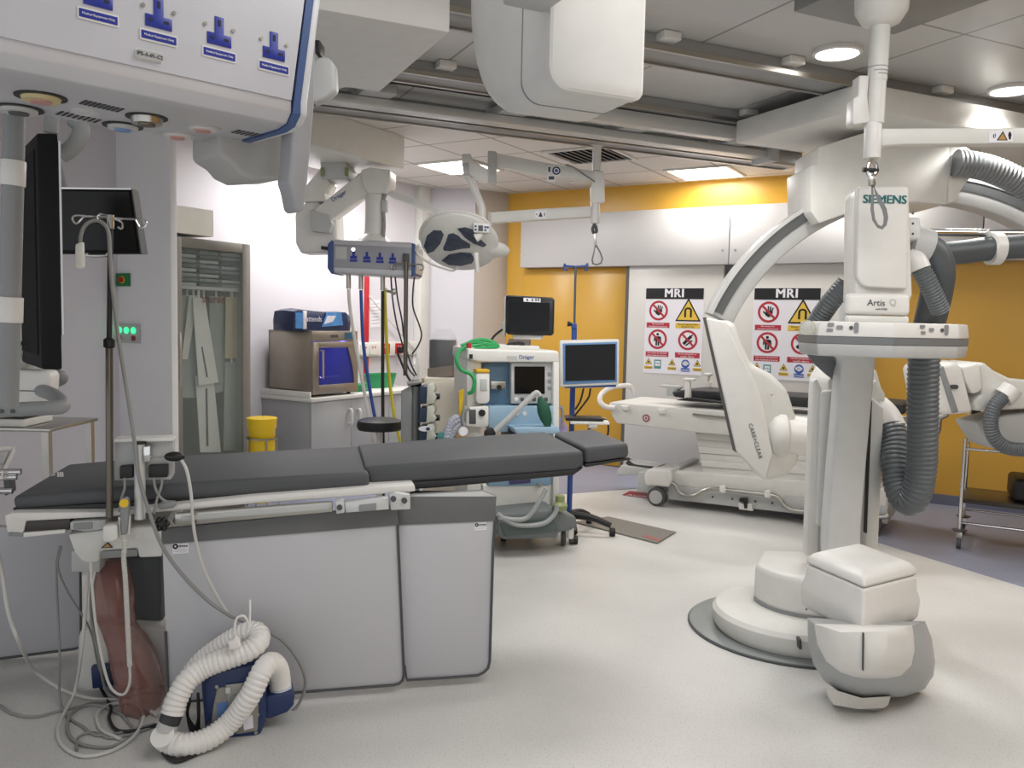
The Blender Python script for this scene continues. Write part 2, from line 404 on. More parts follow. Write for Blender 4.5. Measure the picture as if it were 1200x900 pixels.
for i,(s,c,l) in enumerate(((1.62,4.40,'small white clip on the middle rail left of the large overhead housing'),(3.18,3.45,'small white clip on the near rail right of the large overhead housing'),(3.70,4.40,'small white clip on the middle rail left of the arc carriage'),(4.30,3.45,'small white clip on the near rail between the two downlights'),(2.4,3.45,'small white clip on the near rail beside the large overhead housing'))):
    b = MB(GF); b.box(s-.05,s+.05,c-.04,c+.035,CEIL-.04,CEIL-.001); tag(b.build('rail_clip', WHITE, bevel=.006), l, 'clip', 'clips on the ceiling rails')
# --- warning signs on the white doors
def sign(xl, yt, xr, yb, label):
    a = WB.px(xl,yt,-.095); c = WB.px(xr,yb,-.095); u0, u1, w1, w0 = a[0], a[0]+.60, 1.853, 1.005
    t = thing('warning_sign', WB.w((u0+u1)/2,-.094,w0), label, 'sign', 'warning signs on the white sliding doors')
    W, Hh = u1-u0, w1-w0; V = -.0965
    X = lambda f: u0+W*f; Y = lambda f: w1-Hh*f
    b = MB(WB); b.box(u0,u1,-.0955,-.0905,w0,w1); b.build('board', SIGNW, t)
    b = MB(WB); b.box(u0+.004,u1-.004,V-.001,-.0956,Y(.13),w1-.004); h = b.build('header', SIGNK, t)
    text('lettering','MRI',WB,X(.5),V-.0015,Y(.066),.118,SIGNW,h,bold=.0045,spacing=1.1)
    def ban(cx, cy, r):
        b = MB(WB); b.disc((X(cx),V,Y(cy)),r,.0008,36,r*.78); o = b.build('prohibition_ring', SIGNR, t)
        a = PI/4; q = r*.1; R = r*.86
        b = MB(WB); d = (math.cos(-a),math.sin(-a)); n = (-d[1],d[0])
        b.prism([(X(cx)+d[0]*i*R+n[0]*j*q, V-.0016, Y(cy)+d[1]*i*R+n[1]*j*q) for i,j in ((-1,-1),(1,-1),(1,1),(-1,1))],(0,.0008,0)); b.build('prohibition_bar', SIGNR, o)
    def pic(polys, cx, cy, s, m=SIGNK, nm='pictogram', v=-.0009, par=None):
        b = MB(WB)
        for p in polys: b.prism([(X(cx)+x*s,V+v,Y(cy)+y*s) for x,y in p],(0,.0006,0))
        return b.build(nm, m, par or t)
    circ = lambda x,y,r,n=14: [(x+r*math.cos(2*PI*i/n), y+r*math.sin(2*PI*i/n)) for i in range(n)]
    bar = lambda x0,y0,x1,y1,h: (lambda L,dx,dy: [(x0-dy*h,y0+dx*h),(x0+dy*h,y0-dx*h),(x1+dy*h,y1-dx*h),(x1-dy*h,y1+dx*h)])(0,(x1-x0)/math.hypot(x1-x0,y1-y0),(y1-y0)/math.hypot(x1-x0,y1-y0))
    r = .098
    ban(.235,.265,r); pic([[(-.3,-.3),(0,-.5),(.3,-.35),(.42,.05),(.2,.1),(-.25,.1)],bar(-.2,.05,-.28,.42,.06),bar(-.03,.08,-.03,.55,.06),bar(.12,.08,.2,.52,.06),bar(.26,.05,.42,.4,.06),bar(-.25,-.2,-.5,.05,.07)],.235,.265,r)
    ban(.235,.60,r); pic([circ(0,.5,.14),[(-.25,.3),(.25,.3),(.25,-.15),(-.25,-.15)],[(-.2,-.15),(-.03,-.15),(-.03,-.65),(-.2,-.65)],[(.03,-.15),(.2,-.15),(.2,-.65),(.03,-.65)],bar(-.3,.25,-.36,-.2,.06),bar(.3,.25,.36,-.2,.06)],.235,.60,r)
    ban(.755,.60,r); pic([bar(-.45,-.4,.35,.4,.15),bar(.35,.4,.5,.55,.06),bar(-.2,-.55,.4,-.1,.07),bar(.2,-.1,.5,-.05,.05)],.755,.60,r)
    def tri(cx, cy, s, inner):
        pic([[(0,1),(-1,-.75),(1,-.75)]],cx,cy,s,SIGNK,'warning_triangle',-.0002)
        pic([[(0,.78),(-.82,-.64),(.82,-.64)]],cx,cy,s,SIGNY,'warning_field',-.0010)
        if inner: pic(inner,cx,cy,s,SIGNK,'pictogram',-.0018)
    n = 12; arch = [(.3*math.cos(PI*i/n),.05+.25*math.sin(PI*i/n)) for i in range(n+1)]+[(-.3,-.45),(-.15,-.45),(-.15,.03)]+[(-.15*math.cos(PI*i/n),.05+.12*math.sin(PI*i/n)) for i in range(n+1)]+[(.15,-.45),(.3,-.45)]
    tri(.745,.27,.13,[arch])
    def cap(cx, cy, w, h, m, lines, tm):
        b = MB(WB); b.box(X(cx)-w/2,X(cx)+w/2,V-.0003,V+.0006,Y(cy)-h/2,Y(cy)+h/2); o = b.build('caption_panel', m, t)
        for i, s in enumerate(lines): text('lettering', s, WB, X(cx), V-.0008, Y(cy)+h/2-h*(i+.5)/len(lines), h/len(lines)*.9, tm, o)
    cap(.235,.435,.24,.05,SIGNR,['No access for','unauthorised persons'],SIGNW)
    cap(.235,.775,.24,.05,SIGNR,['No access for persons','with implanted devices'],SIGNW)
    cap(.755,.775,.25,.05,SIGNR,['No ferromagnetic or','metallic objects'],SIGNW)
    cap(.745,.435,.25,.05,SIGNY,['Strong Magnetic Field','ALWAYS ON'],SIGNK)
    for cx in (.09,.50,.93): tri(cx,.865,.036,[circ(0,-.1,.28)])
    for cx in (.09,.50,.93): cap(cx,.935,.085,.03,SIGNY,['Caution'],SIGNK)
    b = MB(WB); b.box(X(.25)-.036,X(.25)+.036,V-.0003,V+.0006,Y(.945),Y(.84)); o = b.build('caption_panel', SIGNG, t)
    b = MB(WB); b.box(X(.25)-.026,X(.25)+.026,V-.0009,V-.0003,Y(.915),Y(.855)); q = b.build('inset', SIGNW, o)
    text('lettering','MRI',WB,X(.25),V-.0015,Y(.885),.026,SIGNG,q)
    b = MB(WB); b.disc((X(.73),V-.0003,Y(.875)),.042,.0008,28); o = b.build('mandatory_disc', SIGNB, t)
    pic([circ(0,0,.024,16),[(-.03,.012),(.03,.012),(.03,-.012),(-.03,-.012)]],.73,.87,1,SIGNW,'pictogram',-.0010)
    cap(.73,.945,.09,.035,SIGNB,['Ear protection'],SIGNW)
sign(757,338,825,440,'tall white MRI warning sign on the left sliding door, with black heading')
sign(884,337,963,446,'tall white MRI warning sign on the right sliding door, partly behind the hose')
# --- floor plate and floor label
b = MB(); b.prism([tuple(onz(x,y,.004)) for x,y in ((672,612),(713,606),(792,624),(770,637))],(0,0,.006)); fp = b.build('floor_plate', mat('brown_grey_plate','#7c7973',.5))
tag(fp,'dark grey flush plate in the floor beyond the operating table','floor plate')
b = MB(); b.prism([tuple(onz(x,y,.011)) for x,y in ((752,628.5),(756,627),(776,632),(773,634.5))],(0,0,.001)); b.build('red_stripe', mat('faded_red','#a4655f',.6), fp)
b = MB(); b.prism([tuple(onz(x,y,.004)) for x,y in ((729,580),(738,575.5),(768,579),(760,584))],(0,0,.002)); fd = b.build('floor_label', mat('floor_label_red','#a2313d',.5))
tag(fd,'red floor label with white letters beside the white trolley wheel','label')
p0, p1 = onz(737,580,.007), onz(757,582,.007)
PL = Plane(p0, p1-p0, Vector((0,0,1)).cross(p1-p0)); text('lettering','Auth',PL,.07,0,0,.09,SIGNW,fd)
# ================================================================== OPERATING TABLE
_p = at(433,804,3.24); TB = Fr((_p.x,_p.y,0), 77.0)
tb = thing('operating_table', TB.w(-.6,.45,0), 'long operating table with charcoal padded mattress in three sections', 'operating table')
HALF = .66
def pad(pxs, v0, v1, bev=.018):
    b = MB(TB); b.slab(pxs, v0, v1); return b.build('mattress_section', PAD, tb, bev, 3)
pad([(14,582),(124,571.5),(300,560.5),(432,553),(434,570),(370,576),(124,590),(16,597)], .02, .70)
p2 = pad([(426,547.5),(560,536.5),(684,528),(685,546),(676,551),(520,563),(434,569)], .075, .68)
pad([(684,524.5),(737,519),(738,536),(686,543.5)], .12, .60)
# lower pad layer + carbon top
b = MB(TB); b.slab([(14,596),(124,589.5),(434,569),(434,571.5),(124,600),(20,603)], .035, .69); b.build('mattress_base', PADD, tb, .008)
b = MB(TB); b.slab([(436,568),(520,562.5),(676,550),(684,546.5),(682,550),(672,557),(520,571),(436,577)], .08, .66); b.build('carbon_tabletop', mat('carbon_black','#232426',.45), tb, .006)
b = MB(TB); b.slab([(686,543.5),(738,536.5),(741,538.5),(686,548)], .13, .59); b.build('carbon_tabletop', mat('carbon_black','#232426',.45), tb, .004)
# printed care symbols on the mattress
_a = Vector(TB.w(*TB.px(70,575,.02)))
def ontop(x, y):                                        # pixel on the head section top surface
    q = TB.poly([(20,581.5),(430,553)], .02); A, B = Vector(TB.w(*q[0])), Vector(TB.w(*q[1])); n = (B-A).cross(TB.v).normalized()
    r = ray(x, y); e = Vector((0,0,EYE)); return e+r*((A-e).dot(n)/r.dot(n)), n
def mark(pxs, nm='care_mark'):
    b = MB(); P = []
    for x, y in pxs:
        p, n = ontop(x, y); n = n if n.z > 0 else -n; P.append(p+n*.0016)
    b.prism(P, (0,0,.0006)); b.build(nm, WHITE, tb)
mark([(60,557.5),(65,556),(65,557),(60,558.5)])
for i in range(3): mark([(67+i*2.6,554+i*-.2),(69+i*2.6,553.8),(69.3+i*2.6,559.2),(67.2+i*2.6,559.4)])
# white side rail and its pieces
b = MB(TB); b.slab([(5,604),(14,601),(124,600),(300,581),(434,571),(486,568),(487,576),(434,580),(300,590),(124,606),(30,611),(27,625),(8,624),(6,612)], -.02, .72); b.build('side_rail', WHITE, tb, .006)
b = MB(TB); b.slab([(27,611),(82,608),(82,621),(27,624)], -.012, .05); b.build('rail_recess', mat('rail_recess_dark','#3a3533',.4), tb, .003)
b = MB(TB); b.slab([(27,624.5),(76,621),(76,625),(27,630)], -.025, .05); b.build('lower_rail', WHITE, tb, .003)
b = MB(TB); b.slab([(9,625),(27,624.5),(27,629),(9,628.5)], -.02, .05); b.build('rail_end', MGREY, tb, .003)
b = MB(TB); b.slab([(82,612),(124,609),(124,620),(100,623),(82,621)], -.03, .05); c = b.build('rail_clamp', LGREY, tb, .004)
b = MB(TB); b.slab([(86,613.5),(108,612),(108,620),(86,621)], -.036, -.028); b.build('clamp_plate', MGREY, c, .002)
b = MB(TB); b.slab([(205,602),(372,589),(390,588),(390,600),(372,602),(207,617),(202,612)], -.045, -.022); o = b.build('accessory_rail', STEEL, tb, .005)
b = MB(TB); b.slab([(212,605),(386,591.5),(386,597),(212,611)], -.05, -.044); b.build('rail_face', LGREY, o, .002)
# clamp block
b = MB(TB); b.slab([(393,588),(403,586),(404,601),(394,602.5)], -.07, -.02); c = b.build('clamp_block', ALU, tb, .004)
for q in ([(404,589),(455,583),(456,597),(420,600),(405,601)], [(456,580),(463,577),(481,580),(481,597),(458,598)]):
    b = MB(TB); b.slab(q, -.066, -.02); b.build('clamp_arm', ALU, c, .004)
b = MB(TB); b.slab([(421,592),(441,590),(441,598),(421,600)], -.072, -.064); b.build('clamp_plate', MGREY, c, .002)
for x, y in ((398,595),(461,585),(474,587)):
    b = MB(TB); p = TB.px(x,y,-.078); b.disc(p,.011,.02,14); b.build('clamp_screw', DGREY, c)
# head end control box under the rail
b = MB(TB); b.slab([(79,626),(124,620),(190,616),(190,653),(162,654),(161,643),(117,646),(116,659),(104,660.5),(95,657),(87,648)], -.005, .5); b.build('drive_housing', WHITE2, tb, .01)
b = MB(TB); b.slab([(83,645),(117,646),(117,671),(83,671)], .05, .45); b.build('drive_housing', LGREY, tb, .008)
b = MB(TB); b.slab([(116,646),(161,643.5),(161,652),(117,655)], .004, .02); b.build('vent_slot', MGREY, tb, .002)
b = MB(TB); b.slab([(118,642.5),(126,635.5),(132,642)], -.012, -.007); w = b.build('warning_triangle', SIGNK, tb)
b = MB(TB); b.slab([(120.5,641.6),(126,637),(130,641.2)], -.0135, -.012); b.build('warning_field', mat('warning_amber','#b58a4a',.5), w)
b = MB(TB); b.slab([(158,627),(168,626),(168,630),(158,631)], -.01, -.004); b.build('white_tag', WHITE, tb)
# pedestal under the table, coloured dark for the shade there
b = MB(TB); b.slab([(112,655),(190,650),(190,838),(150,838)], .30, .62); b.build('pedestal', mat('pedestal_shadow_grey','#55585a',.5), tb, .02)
b = MB(TB); b.slab([(90,742),(112,730),(200,735),(210,825),(88,838)], .24, .70); b.build('base_plinth', WHITE2, tb, .03)
b = MB(TB); b.slab([(478,583),(484,577),(560,577),(560,600),(478,600)], .3, .34); b.build('under_beam', MGREY, tb, .004)
# head end mount at the far left
q = TB.px(8,560,.1)
b = MB(TB); b.slab([(3,560),(11,557),(13,578),(5,582)], .06, .12); b.build('head_mount', DGREY, tb, .006)
for x, y in ((14,553),(9,559),(4,575)):
    b = MB(TB); p = TB.px(x,y,.06); b.cyl((p[0]-.05,p[1],p[2]),(p[0]+.03,p[1],p[2]),.012); b.build('mount_pin', CHROME, tb)
# radiation shields hanging on the table
def shield(hdr, panel, v, label, sticker=None):
    zc = [TB.px(x,y,v) for x,y in panel]
    t = thing('radiation_shield', TB.w(sum(p[0] for p in zc)/len(zc), v, min(p[2] for p in zc)), label, 'shield', 'lead shields hanging from the operating table')
    b = MB(TB); b.slab(panel, v, v+.010); o = b.build('panel', SHIELD, t, .003)
    q = TB.poly(panel, v-.004); P = [TB.w(*p) for p in q]
    b = MB(); b.tube([P[-1]]+P[1:][::1], .0055, 6, 1) if False else b.tube(P[1:], .0055, 6, 1); b.build('edging', DGREY, t)
    if hdr: b = MB(TB); b.slab(hdr, v-.006, v+.014); b.build('header_strip', SHIELDH, t, .002)
    if sticker:
        x, y, W, h = sticker
        b = MB(TB); b.slab([(x,y),(x+W,y-W*.07),(x+W,y+h-W*.07),(x,y+h)], v-.002, v); s = b.build('maker_sticker', SIGNW, t)
        b = MB(TB); p = TB.px(x+W*.18,y+h*.24,v-.0028); b.disc(p,W*.00052,.0006,16,W*.0002); b.build('sticker_emblem', SIGNK, s)
        p = TB.px(x+W*.62,y+h*.22-W*.03,v-.0028); text('lettering','kenex',TB,p[0],p[1],p[2],.016,SIGNK,s)
        for k in range(2):
            b = MB(TB); b.slab([(x+W*.1,y+h*(.5+.2*k)),(x+W*.9,y+h*(.45+.2*k)),(x+W*.9,y+h*(.5+.2*k)),(x+W*.1,y+h*(.55+.2*k))], v-.0026, v-.002); b.build('print_line', LGREY, s)
    return t
shield([(190,620),(466,592),(467,615.5),(190,638)],
       [(190,637),(466,615),(467,640),(473.5,790),(472,797),(468,801),(462,802.8),(330,813),(198,824),(194,740)], 0.0,
       'large grey lead shield on the near side of the table, behind the blower', (202,637.5,19,12))
shield([(466,582),(478,581),(582,582),(580,610.5),(467,615.5)],
       [(467,615),(580,610),(578,640),(574,775),(572,783),(567,788),(560,791.5),(520,794.5),(477,797),(474,780)], .022,
       'narrow grey lead shield at the right, past the seam of the larger one', (556,613,14,9))
b = MB(TB); b.slab([(478,580.5),(566,575.5),(573,578.5),(582,582),(478,583)], .016, .05); tag(b.build('shield_bracket', ALU, None, .003),'thin silver bracket along the top of the right lead shield','bracket')
shield(None, [(-60,618),(84,618),(94,640),(95,755),(93,758.5),(88,760.5),(0,772),(-60,780)], .62,
       'grey lead shield at the far left, behind the hanging cables')
# ---------------------------------------------------------------- pole, hook and hand control
pt = TB.px(128,605,-.06)
pole = thing('drip_pole', TB.w(*TB.px(128,634,-.06)), 'dark steel drip pole standing in a white socket on the table rail', 'pole')
def pv(x, y, v=-.06): return TB.px(x,y,v)
b = MB(TB); b.cyl(pv(128.5,606),pv(128,402),.0125); b.build('lower_tube', mat('dark_steel','#6d6860',.32,.8), pole)
b = MB(TB); b.cyl(pv(128,402),pv(129.5,262),.009); b.build('upper_tube', mat('dark_steel2','#3e3d3c',.35,.7), pole)
b = MB(TB); b.lathe(pv(128,408),(0,0,1),[(0,.013),(.004,.019),(.03,.019),(.036,.012)],18); b.build('collar', BLACK, pole)
b = MB(TB); b.slab([(120,617),(137,615),(138,631),(135,634.5),(123,636),(120,633)], -.09, -.02); b.build('socket', WHITE, pole, .012)
b = MB(TB); b.cyl(pv(129.5,268),pv(129.5,252),.012); b.build('hook_hub', CHROME, pole)
for pts in ([(129,255),(112,254),(99,254),(90,262),(85,257),(88,253),(100,253)], [(129,255),(145,256.5),(160,257),(170,258),(171,264),(165,267),(159,258)], [(129,253),(135,257),(143,261),(143,268),(138,266)], [(129,254),(118,251),(114,255),(116,260)]):
    b = MB(TB); b.tube([pv(x,y,-.06+.0*i) for i,(x,y) in enumerate(pts)], .0035, 7); b.build('hook', CHROME, pole)
hc = thing('hand_control', TB.w(*pv(93,316,-.08)), 'white hand control hanging by its grey cable over the pole hook', 'hand control')
b = MB(TB); b.slab([(88,286),(97,283),(98,313),(94,316),(87,314)], -.10, -.075); b.build('handset', WHITE, hc, .005)
b = MB(TB); b.tube([pv(x,y,-.085) for x,y in ((94,286),(95,275),(100,264),(110,258.5),(120,261),(127,272),(129,300),(132,340),(139.5,400),(149,460),(158,520),(163,560),(175,600),(190,640),(215,675),(245,705),(270,722))], .0068, 8, 5); b.build('cable', CABLEG, hc)
b = MB(TB); b.tube([pv(x,y,-.075) for x,y in ((270,722),(300,735),(330,750),(350,775),(358,800),(350,825),(335,838),(318,843))], .006, 8, 5); b.build('cable', CABLEG, hc)
# ---------------------------------------------------------------- connector box on its post
cb = thing('connector_box', TB.w(*TB.px(164,612,-.03)), 'silver connector box on a grey post clamped to the table side', 'connector box')
b = MB(TB); b.slab([(134,517),(203,515),(203,556),(200,562),(134,563)], -.03, .012); b.build('housing', LGREY, cb, .003)
b = MB(TB); b.slab([(133,514.5),(204,513),(204,517),(133,518.5)], -.055, .03); b.build('top_lip', WHITE, cb, .003)
b = MB(TB); b.slab([(140,546.5),(155.5,545.5),(155.5,560),(140,561.5)], -.06, -.028); b.build('socket_block', BLACK, cb, .003)
b = MB(TB); b.slab([(174,545.5),(196,545),(196,559.5),(174,560)], -.06, -.028); b.build('socket_block', BLACK, cb, .003)
b = MB(TB); b.cyl(TB.px(163.5,520,-.055),TB.px(164,575,-.055),.019); b.build('post', ALU, cb)
b = MB(TB); b.cyl(TB.px(164,575,-.055),TB.px(164,608,-.055),.019); b.build('post', ALU, cb)
b = MB(TB); b.lathe(TB.px(163.5,520,-.055),(0,0,1),[(0,.023),(.008,.023),(.010,.01)],20); b.build('post_cap', BLACK, cb)
b = MB(TB); b.slab([(168,523),(176,522),(176,541),(168,542)], -.08, -.04); b.build('post_clamp', CHROME, cb, .004)
b = MB(TB); b.cyl(TB.px(176,536,-.06),TB.px(197,535,-.06),.003); b.build('knob_stem', STEEL, cb)
b = MB(TB); b.ell(TB.px(204.5,535,-.06),.036,.022,.018); b.build('knob', BLACK, cb)
def cab(name, pts, r, m, label, cat_, v=-.05, fr=TB, sub=6, rib=0):
    b = MB(fr); b.tube([fr.px(x,y,(k[0] if k else v)) for x,y,*k in pts], r, 8, sub, rib=rib); return tag(b.build(name, m), label, cat_)
for i, pts in enumerate(([(146,560),(146,572),(142,585),(140,600)],[(180,560),(182,572),(188,583),(195,588)],[(190,560),(189,570),(184,585),(180,602)])):
    b = MB(TB); b.tube([TB.px(x,y,-.06-.003*k) for k,(x,y) in enumerate(pts)], .0045, 7); b.build('lead', CABLEG, cb)
b = MB(TB); b.slab([(184,591),(193,588),(206,589),(205,595),(186,598)], -.06, -.02); b.build('cable_plug', MGREY, cb, .008)
cab('knob_cable', [(212,538,-.06),(219,552,-.07),(224,580,-.07),(226,610,-.06),(231,640,-.05),(240,670,-.05),(255,700,-.05),(266,718,-.06)], .0062, CABLEW, 'pale cable dropping from the black knob down the shield', 'cable')
# star knob on rail
b = MB(TB); p = TB.px(189.5,614,-.07)
for k in range(6):
    a = k*PI/3; b.ell((p[0]+.018*math.cos(a),p[1],p[2]+.018*math.sin(a)),.011,.014,.011,10,8)
b.ell(p,.02,.014,.02,14,8); tag(b.build('star_knob', BLACK),'black star knob on the table rail near the grey post','knob')
# hand switch with yellow button
hs = thing('hand_switch', TB.w(*TB.px(145,626,-.07)), 'grey hand switch with a round yellow button clipped beside the drip pole', 'hand switch')
b = MB(TB); b.slab([(139.5,588),(142,584),(148,583.5),(150.5,587),(150.5,605),(148,626),(142,626.5),(140.5,606)], -.095, -.06); b.build('grip', MGREY, hs, .01, 3)
b = MB(TB); p = TB.px(145,590,-.102); b.disc(p,.015,.01,20); b.build('button', YELP, hs)
b = MB(TB); b.slab([(138,606),(153,604),(152,626),(149,627),(150,610),(141,611),(142,627),(139.5,627)], -.075, -.06); b.build('holder', WHITE, hs, .003)
b = MB(TB); b.tube([TB.px(x,y,-.075) for x,y in ((145,626),(146,640),(145,655),(147,680),(149,720),(151,760),(152,780))], .0085, 8, 6, rib=.008, amp=.13); b.build('coiled_cable', CABLEW, hs)
b = MB(TB); b.tube([TB.px(x,y,-.075) for x,y in ((152,780),(152,800),(146,813),(136,812),(127,800),(119,770),(112,730),(108,690),(106,660))], .005, 8, 6); b.build('cable', CABLEW, hs)
# ---------------------------------------------------------------- hanging plastic bag and pedal
bag = MB(TB); rings = []
for (l,r_,y,v,d) in ((118,148,656,.16,.03),(112,152,672,.15,.06),(108,156,692,.14,.09),(113,157,715,.13,.11),(121,158,735,.13,.10),(126,170,752,.12,.12),(131,183,775,.12,.15),(139,190,800,.11,.16),(146,192,822,.10,.15),(152,190,832,.10,.12)):
    a, c = TB.px(l,y,v), TB.px(r_,y,v); w = (c[0]-a[0])/2; cx = (a[0]+c[0])/2; n = 28
    rings.append([(cx+w*math.cos(q)*(1+.05*math.sin(7*q+y)), v+d*math.sin(q)*(1+.12*math.sin(5*q+y*.3)), a[2]) for q in [2*PI*i/n for i in range(n)]])
bag.sect(rings); mt = mat('pink_clear_plastic','#8a5f58',.2, var=.3, scale=11, bump=.9, alpha=.68); tag(bag.build('plastic_bag', mt),'reddish translucent plastic bag hanging under the table','bag')
pd = thing('foot_pedal', TB.w(*TB.px(126,806,.2)), 'dark blue foot pedal at the white table base, behind the cables', 'pedal')
b = MB(TB); b.slab([(106,782),(140,778),(147,802),(108,808)], .2, .235); b.build('pedal_plate', NAVY, pd, .006)
b = MB(TB); b.slab([(115,786),(131,784),(135,800),(116,803)], .192, .2); b.build('pedal_ridge', mat('deep_navy','#16233f',.5), pd, .004)
# ================================================================== WARM AIR BLOWER
TBB = Fr(TB.w(0,-.075,0), 77.0)
bl = thing('warm_air_blower', onz(272,868,0), 'navy blue warm air blower with white corrugated hose on the floor', 'blower')
bb = MB(TBB); bb.slab([(235,800),(247,787),(275,780),(300,776),(309,786),(312,812),(313,840),(303,869),(292,872),(262,876),(240,862)], -.175, -.03); bb.build('body', NAVY, bl, .02, 3)
bb = MB(TBB); bb.slab([(240,796),(250,768),(268,760),(299,773),(307,790),(300,796)], -.13, -.03); bb.build('top_cover', NAVY, bl, .02, 3)
bb = MB(TBB); bb.slab([(309,818),(314,815),(341,811),(345,826),(337,835),(316,843),(311,842)], -.15, -.05); bb.build('outlet', NAVY, bl, .012, 3)
bb = MB(TBB); bb.slab([(254,807),(278,803),(299,801),(303,828),(302,857),(279,861),(247,855),(249,832)], -.183, -.17); fpn = bb.build('control_panel', mat('taupe_panel','#8f8a82',.45), bl, .006, 2)
bb = MB(TBB); bb.slab([(264,803),(290,800),(290,812),(284,830),(274,832),(266,820)], -.188, -.182); bb.build('panel_inset', mat('taupe_light','#a5a19a',.4), fpn, .003)
for x, y in ((267,809),(285,806)):
    bb = MB(TBB); p = TBB.px(x,y,-.194); bb.rrect(p[0]-.008,p[0]+.008,p[2]-.011,p[2]+.011,p[1],p[1]+.008,.003); bb.build('latch', CHROME, fpn)
bb = MB(TBB); p = TBB.px(276,821,-.196); bb.disc(p,.022,.008,22); bb.build('dial', MGREY, fpn)
bb = MB(TBB); bb.slab([(254,824),(266,822),(268,840),(254,842)], -.1845, -.183); bb.build('blue_label', mat('label_blue','#5b7bb0',.5), fpn)
bb = MB(TBB); bb.slab([(284,842),(296,838),(297,853),(286,856)], -.1845, -.183); bb.build('white_label', SIGNW, fpn)
for x, y in ((254,805),(245,848),(302,838),(300,859)):
    bb = MB(TBB); bb.disc(TBB.px(x,y,-.18),.006,.006,10); bb.build('screw', STEEL, bl)
bb = MB(TBB); bb.slab([(285,868),(304,866),(304,871),(287,874)], -.16, -.04); bb.build('foot', BLACK, bl, .004)
fl3 = lambda x,y,z: TBB.loc(onz(x,y,z))
T = lambda L: [TBB.px(x,y,v) for x,y,v in L]
bb = MB(TBB); bb.tube(T([(329,812,-.10),(328,797,-.11),(325,783,-.14),(317,777,-.19),(307,787,-.23),(293,815,-.25)])+[fl3(270,846,.085),fl3(243,866,.045),(fl3(214,873,.041)),fl3(196,868,.05),fl3(190,862,.085)], .037, 18, 8, rib=.017, amp=.055); bb.build('hose', HOSEW, bl)
bb = MB(TBB); bb.tube(T([(202,836,-.25),(207,820,-.24),(220,797,-.22),(240,782,-.2),(265,772,-.2),(290,763,-.19),(303,752,-.17),(302,742,-.13),(290,741,-.11),(272,750,-.09),(252,763,-.075),(236,776,-.065),(226,788,-.065)]), .037, 18, 8, rib=.017, amp=.055); bb.build('hose', HOSEW, bl)
for i, (a, c, mm) in enumerate((((191,860,-.235),(194.5,855,-.24),PADD),((194.5,855,-.26),(198,847,-.256),LGREY),((198,847,-.256),(202,836,-.25),PADD))):
    bb = MB(TBB); bb.cyl(TBB.px(*a),TBB.px(*c),.035); bb.build('hose_strap', mm, bl)
bb = MB(TBB); bb.cyl(TBB.px(329,813,-.10),TBB.px(328.5,804,-.105),.040); bb.build('hose_collar', mat('pale_blue_white','#d5dbe6',.4), bl)
bb = MB(TBB); bb.slab([(267,752),(273,750),(275,746),(280,750),(282,757),(280,761),(268,763)], -.25, -.22); bb.build('hose_clip', HOSEW, bl, .006)
bb = MB(TBB); bb.tube(T([(277,748,-.23),(275,735,-.23),(278,724,-.23),(286,722,-.23),(291,730,-.23),(292,737,-.23),(293,720,-.23),(293,703,-.23)]), .004, 7); bb.build('wire_loop', HOSEW, bl)
for k in range(4):
    bb = MB(TBB); bb.tube(T([(228-k*2,800+k*6,-.12),(222,815+k*3,-.15),(220,840,-.15),(226+k*3,860,-.14),(233,838+k*4,-.12),(232,812+k*3,-.11)]), .005, 7); bb.build('power_lead', CABLEB, bl)
# ---------------------------------------------------------------- cables on the floor
def fcab(name, pts, r, m, label):
    P = [tuple(onz(x,y,(k[0] if k else r+.002))) for x,y,*k in pts]
    b = MB(); b.tube(P, r, 8, 7); return tag(b.build(name, m), label, 'cable')
fcab('cable', [(198,846),(187,852),(184,862,.02),(190,880),(205,892),(225,886),(240,877)], .007, CABLEB, 'black lead looping on the floor under the white hose end')
def vz(x, y, v): return TB.w(*TB.px(x,y,v))
def hang(name, hangs, floors, r, m, label):
    P = [vz(*h) for h in hangs]+[onz(x,y,(k[0] if k else r+.002)) for x,y,*k in floors]
    b = MB(); b.tube(P, r, 8, 6); return tag(b.build(name, m), label, 'cable')
hang('cable', [(-40,606,.08),(-20,622,.09),(-4,645,.1),(3,675,.08),(9,715,.05),(22,752,0)], [(40,785,.06),(70,806,.02),(105,818),(150,822),(185,838)], .007, CABLEW, 'thick pale cable sweeping down from the left edge to the floor')
hang('cable', [(104,662,.1),(101,700,.09),(96,760,.06)], [(88,810,.05),(74,838),(68,858),(75,875),(98,886),(130,880),(158,862),(168,838),(155,824),(128,826),(114,838),(120,856),(142,866)], .0065, CABLEW, 'pale cable hanging from the table end into a double loop on the floor')
hang('cable', [(108,662,.1),(107,720,.1),(116,770,.08)], [(125,810,.03),(145,822),(164,835),(160,858),(130,875),(95,872),(80,858),(84,836),(110,823),(150,822)], .0055, CABLEG, 'grey cable hanging from the table end into the wide floor coil')
hang('cable', [(70,640,.15),(66,665,.15),(68,720,.15),(70,770,.12)], [(70,815,.03),(78,838),(95,850),(120,862),(182,848)], .0045, CABLEG, 'thin dark grey cable hanging at the left in front of the far shield')
hang('cable', [(72,640,.15),(68,665,.15),(80,695,.15),(97,722,.15),(108,745,.14),(114,775,.12)], [(124,800,.03),(140,815),(170,812),(195,812)], .004, CABLEG, 'thin cable slanting down behind the hanging loops to the pedestal')
fcab('cable', [(0,826),(15,836),(40,840),(70,833),(110,826),(140,836),(150,846),(160,856)], .005, CABLEG, 'thin grey cable crossing the floor from the left edge')
fcab('cable', [(118,806,.02),(124,818),(130,830),(128,842),(138,856),(165,855),(190,847)], .006, CABLEB, 'black lead running from the foot pedal across the floor')
fcab('cable', [(90,880),(92,864),(110,858),(130,865),(155,860),(182,850),(200,838)], .0045, CABLEG, 'thin grey cable at the front of the floor coil')

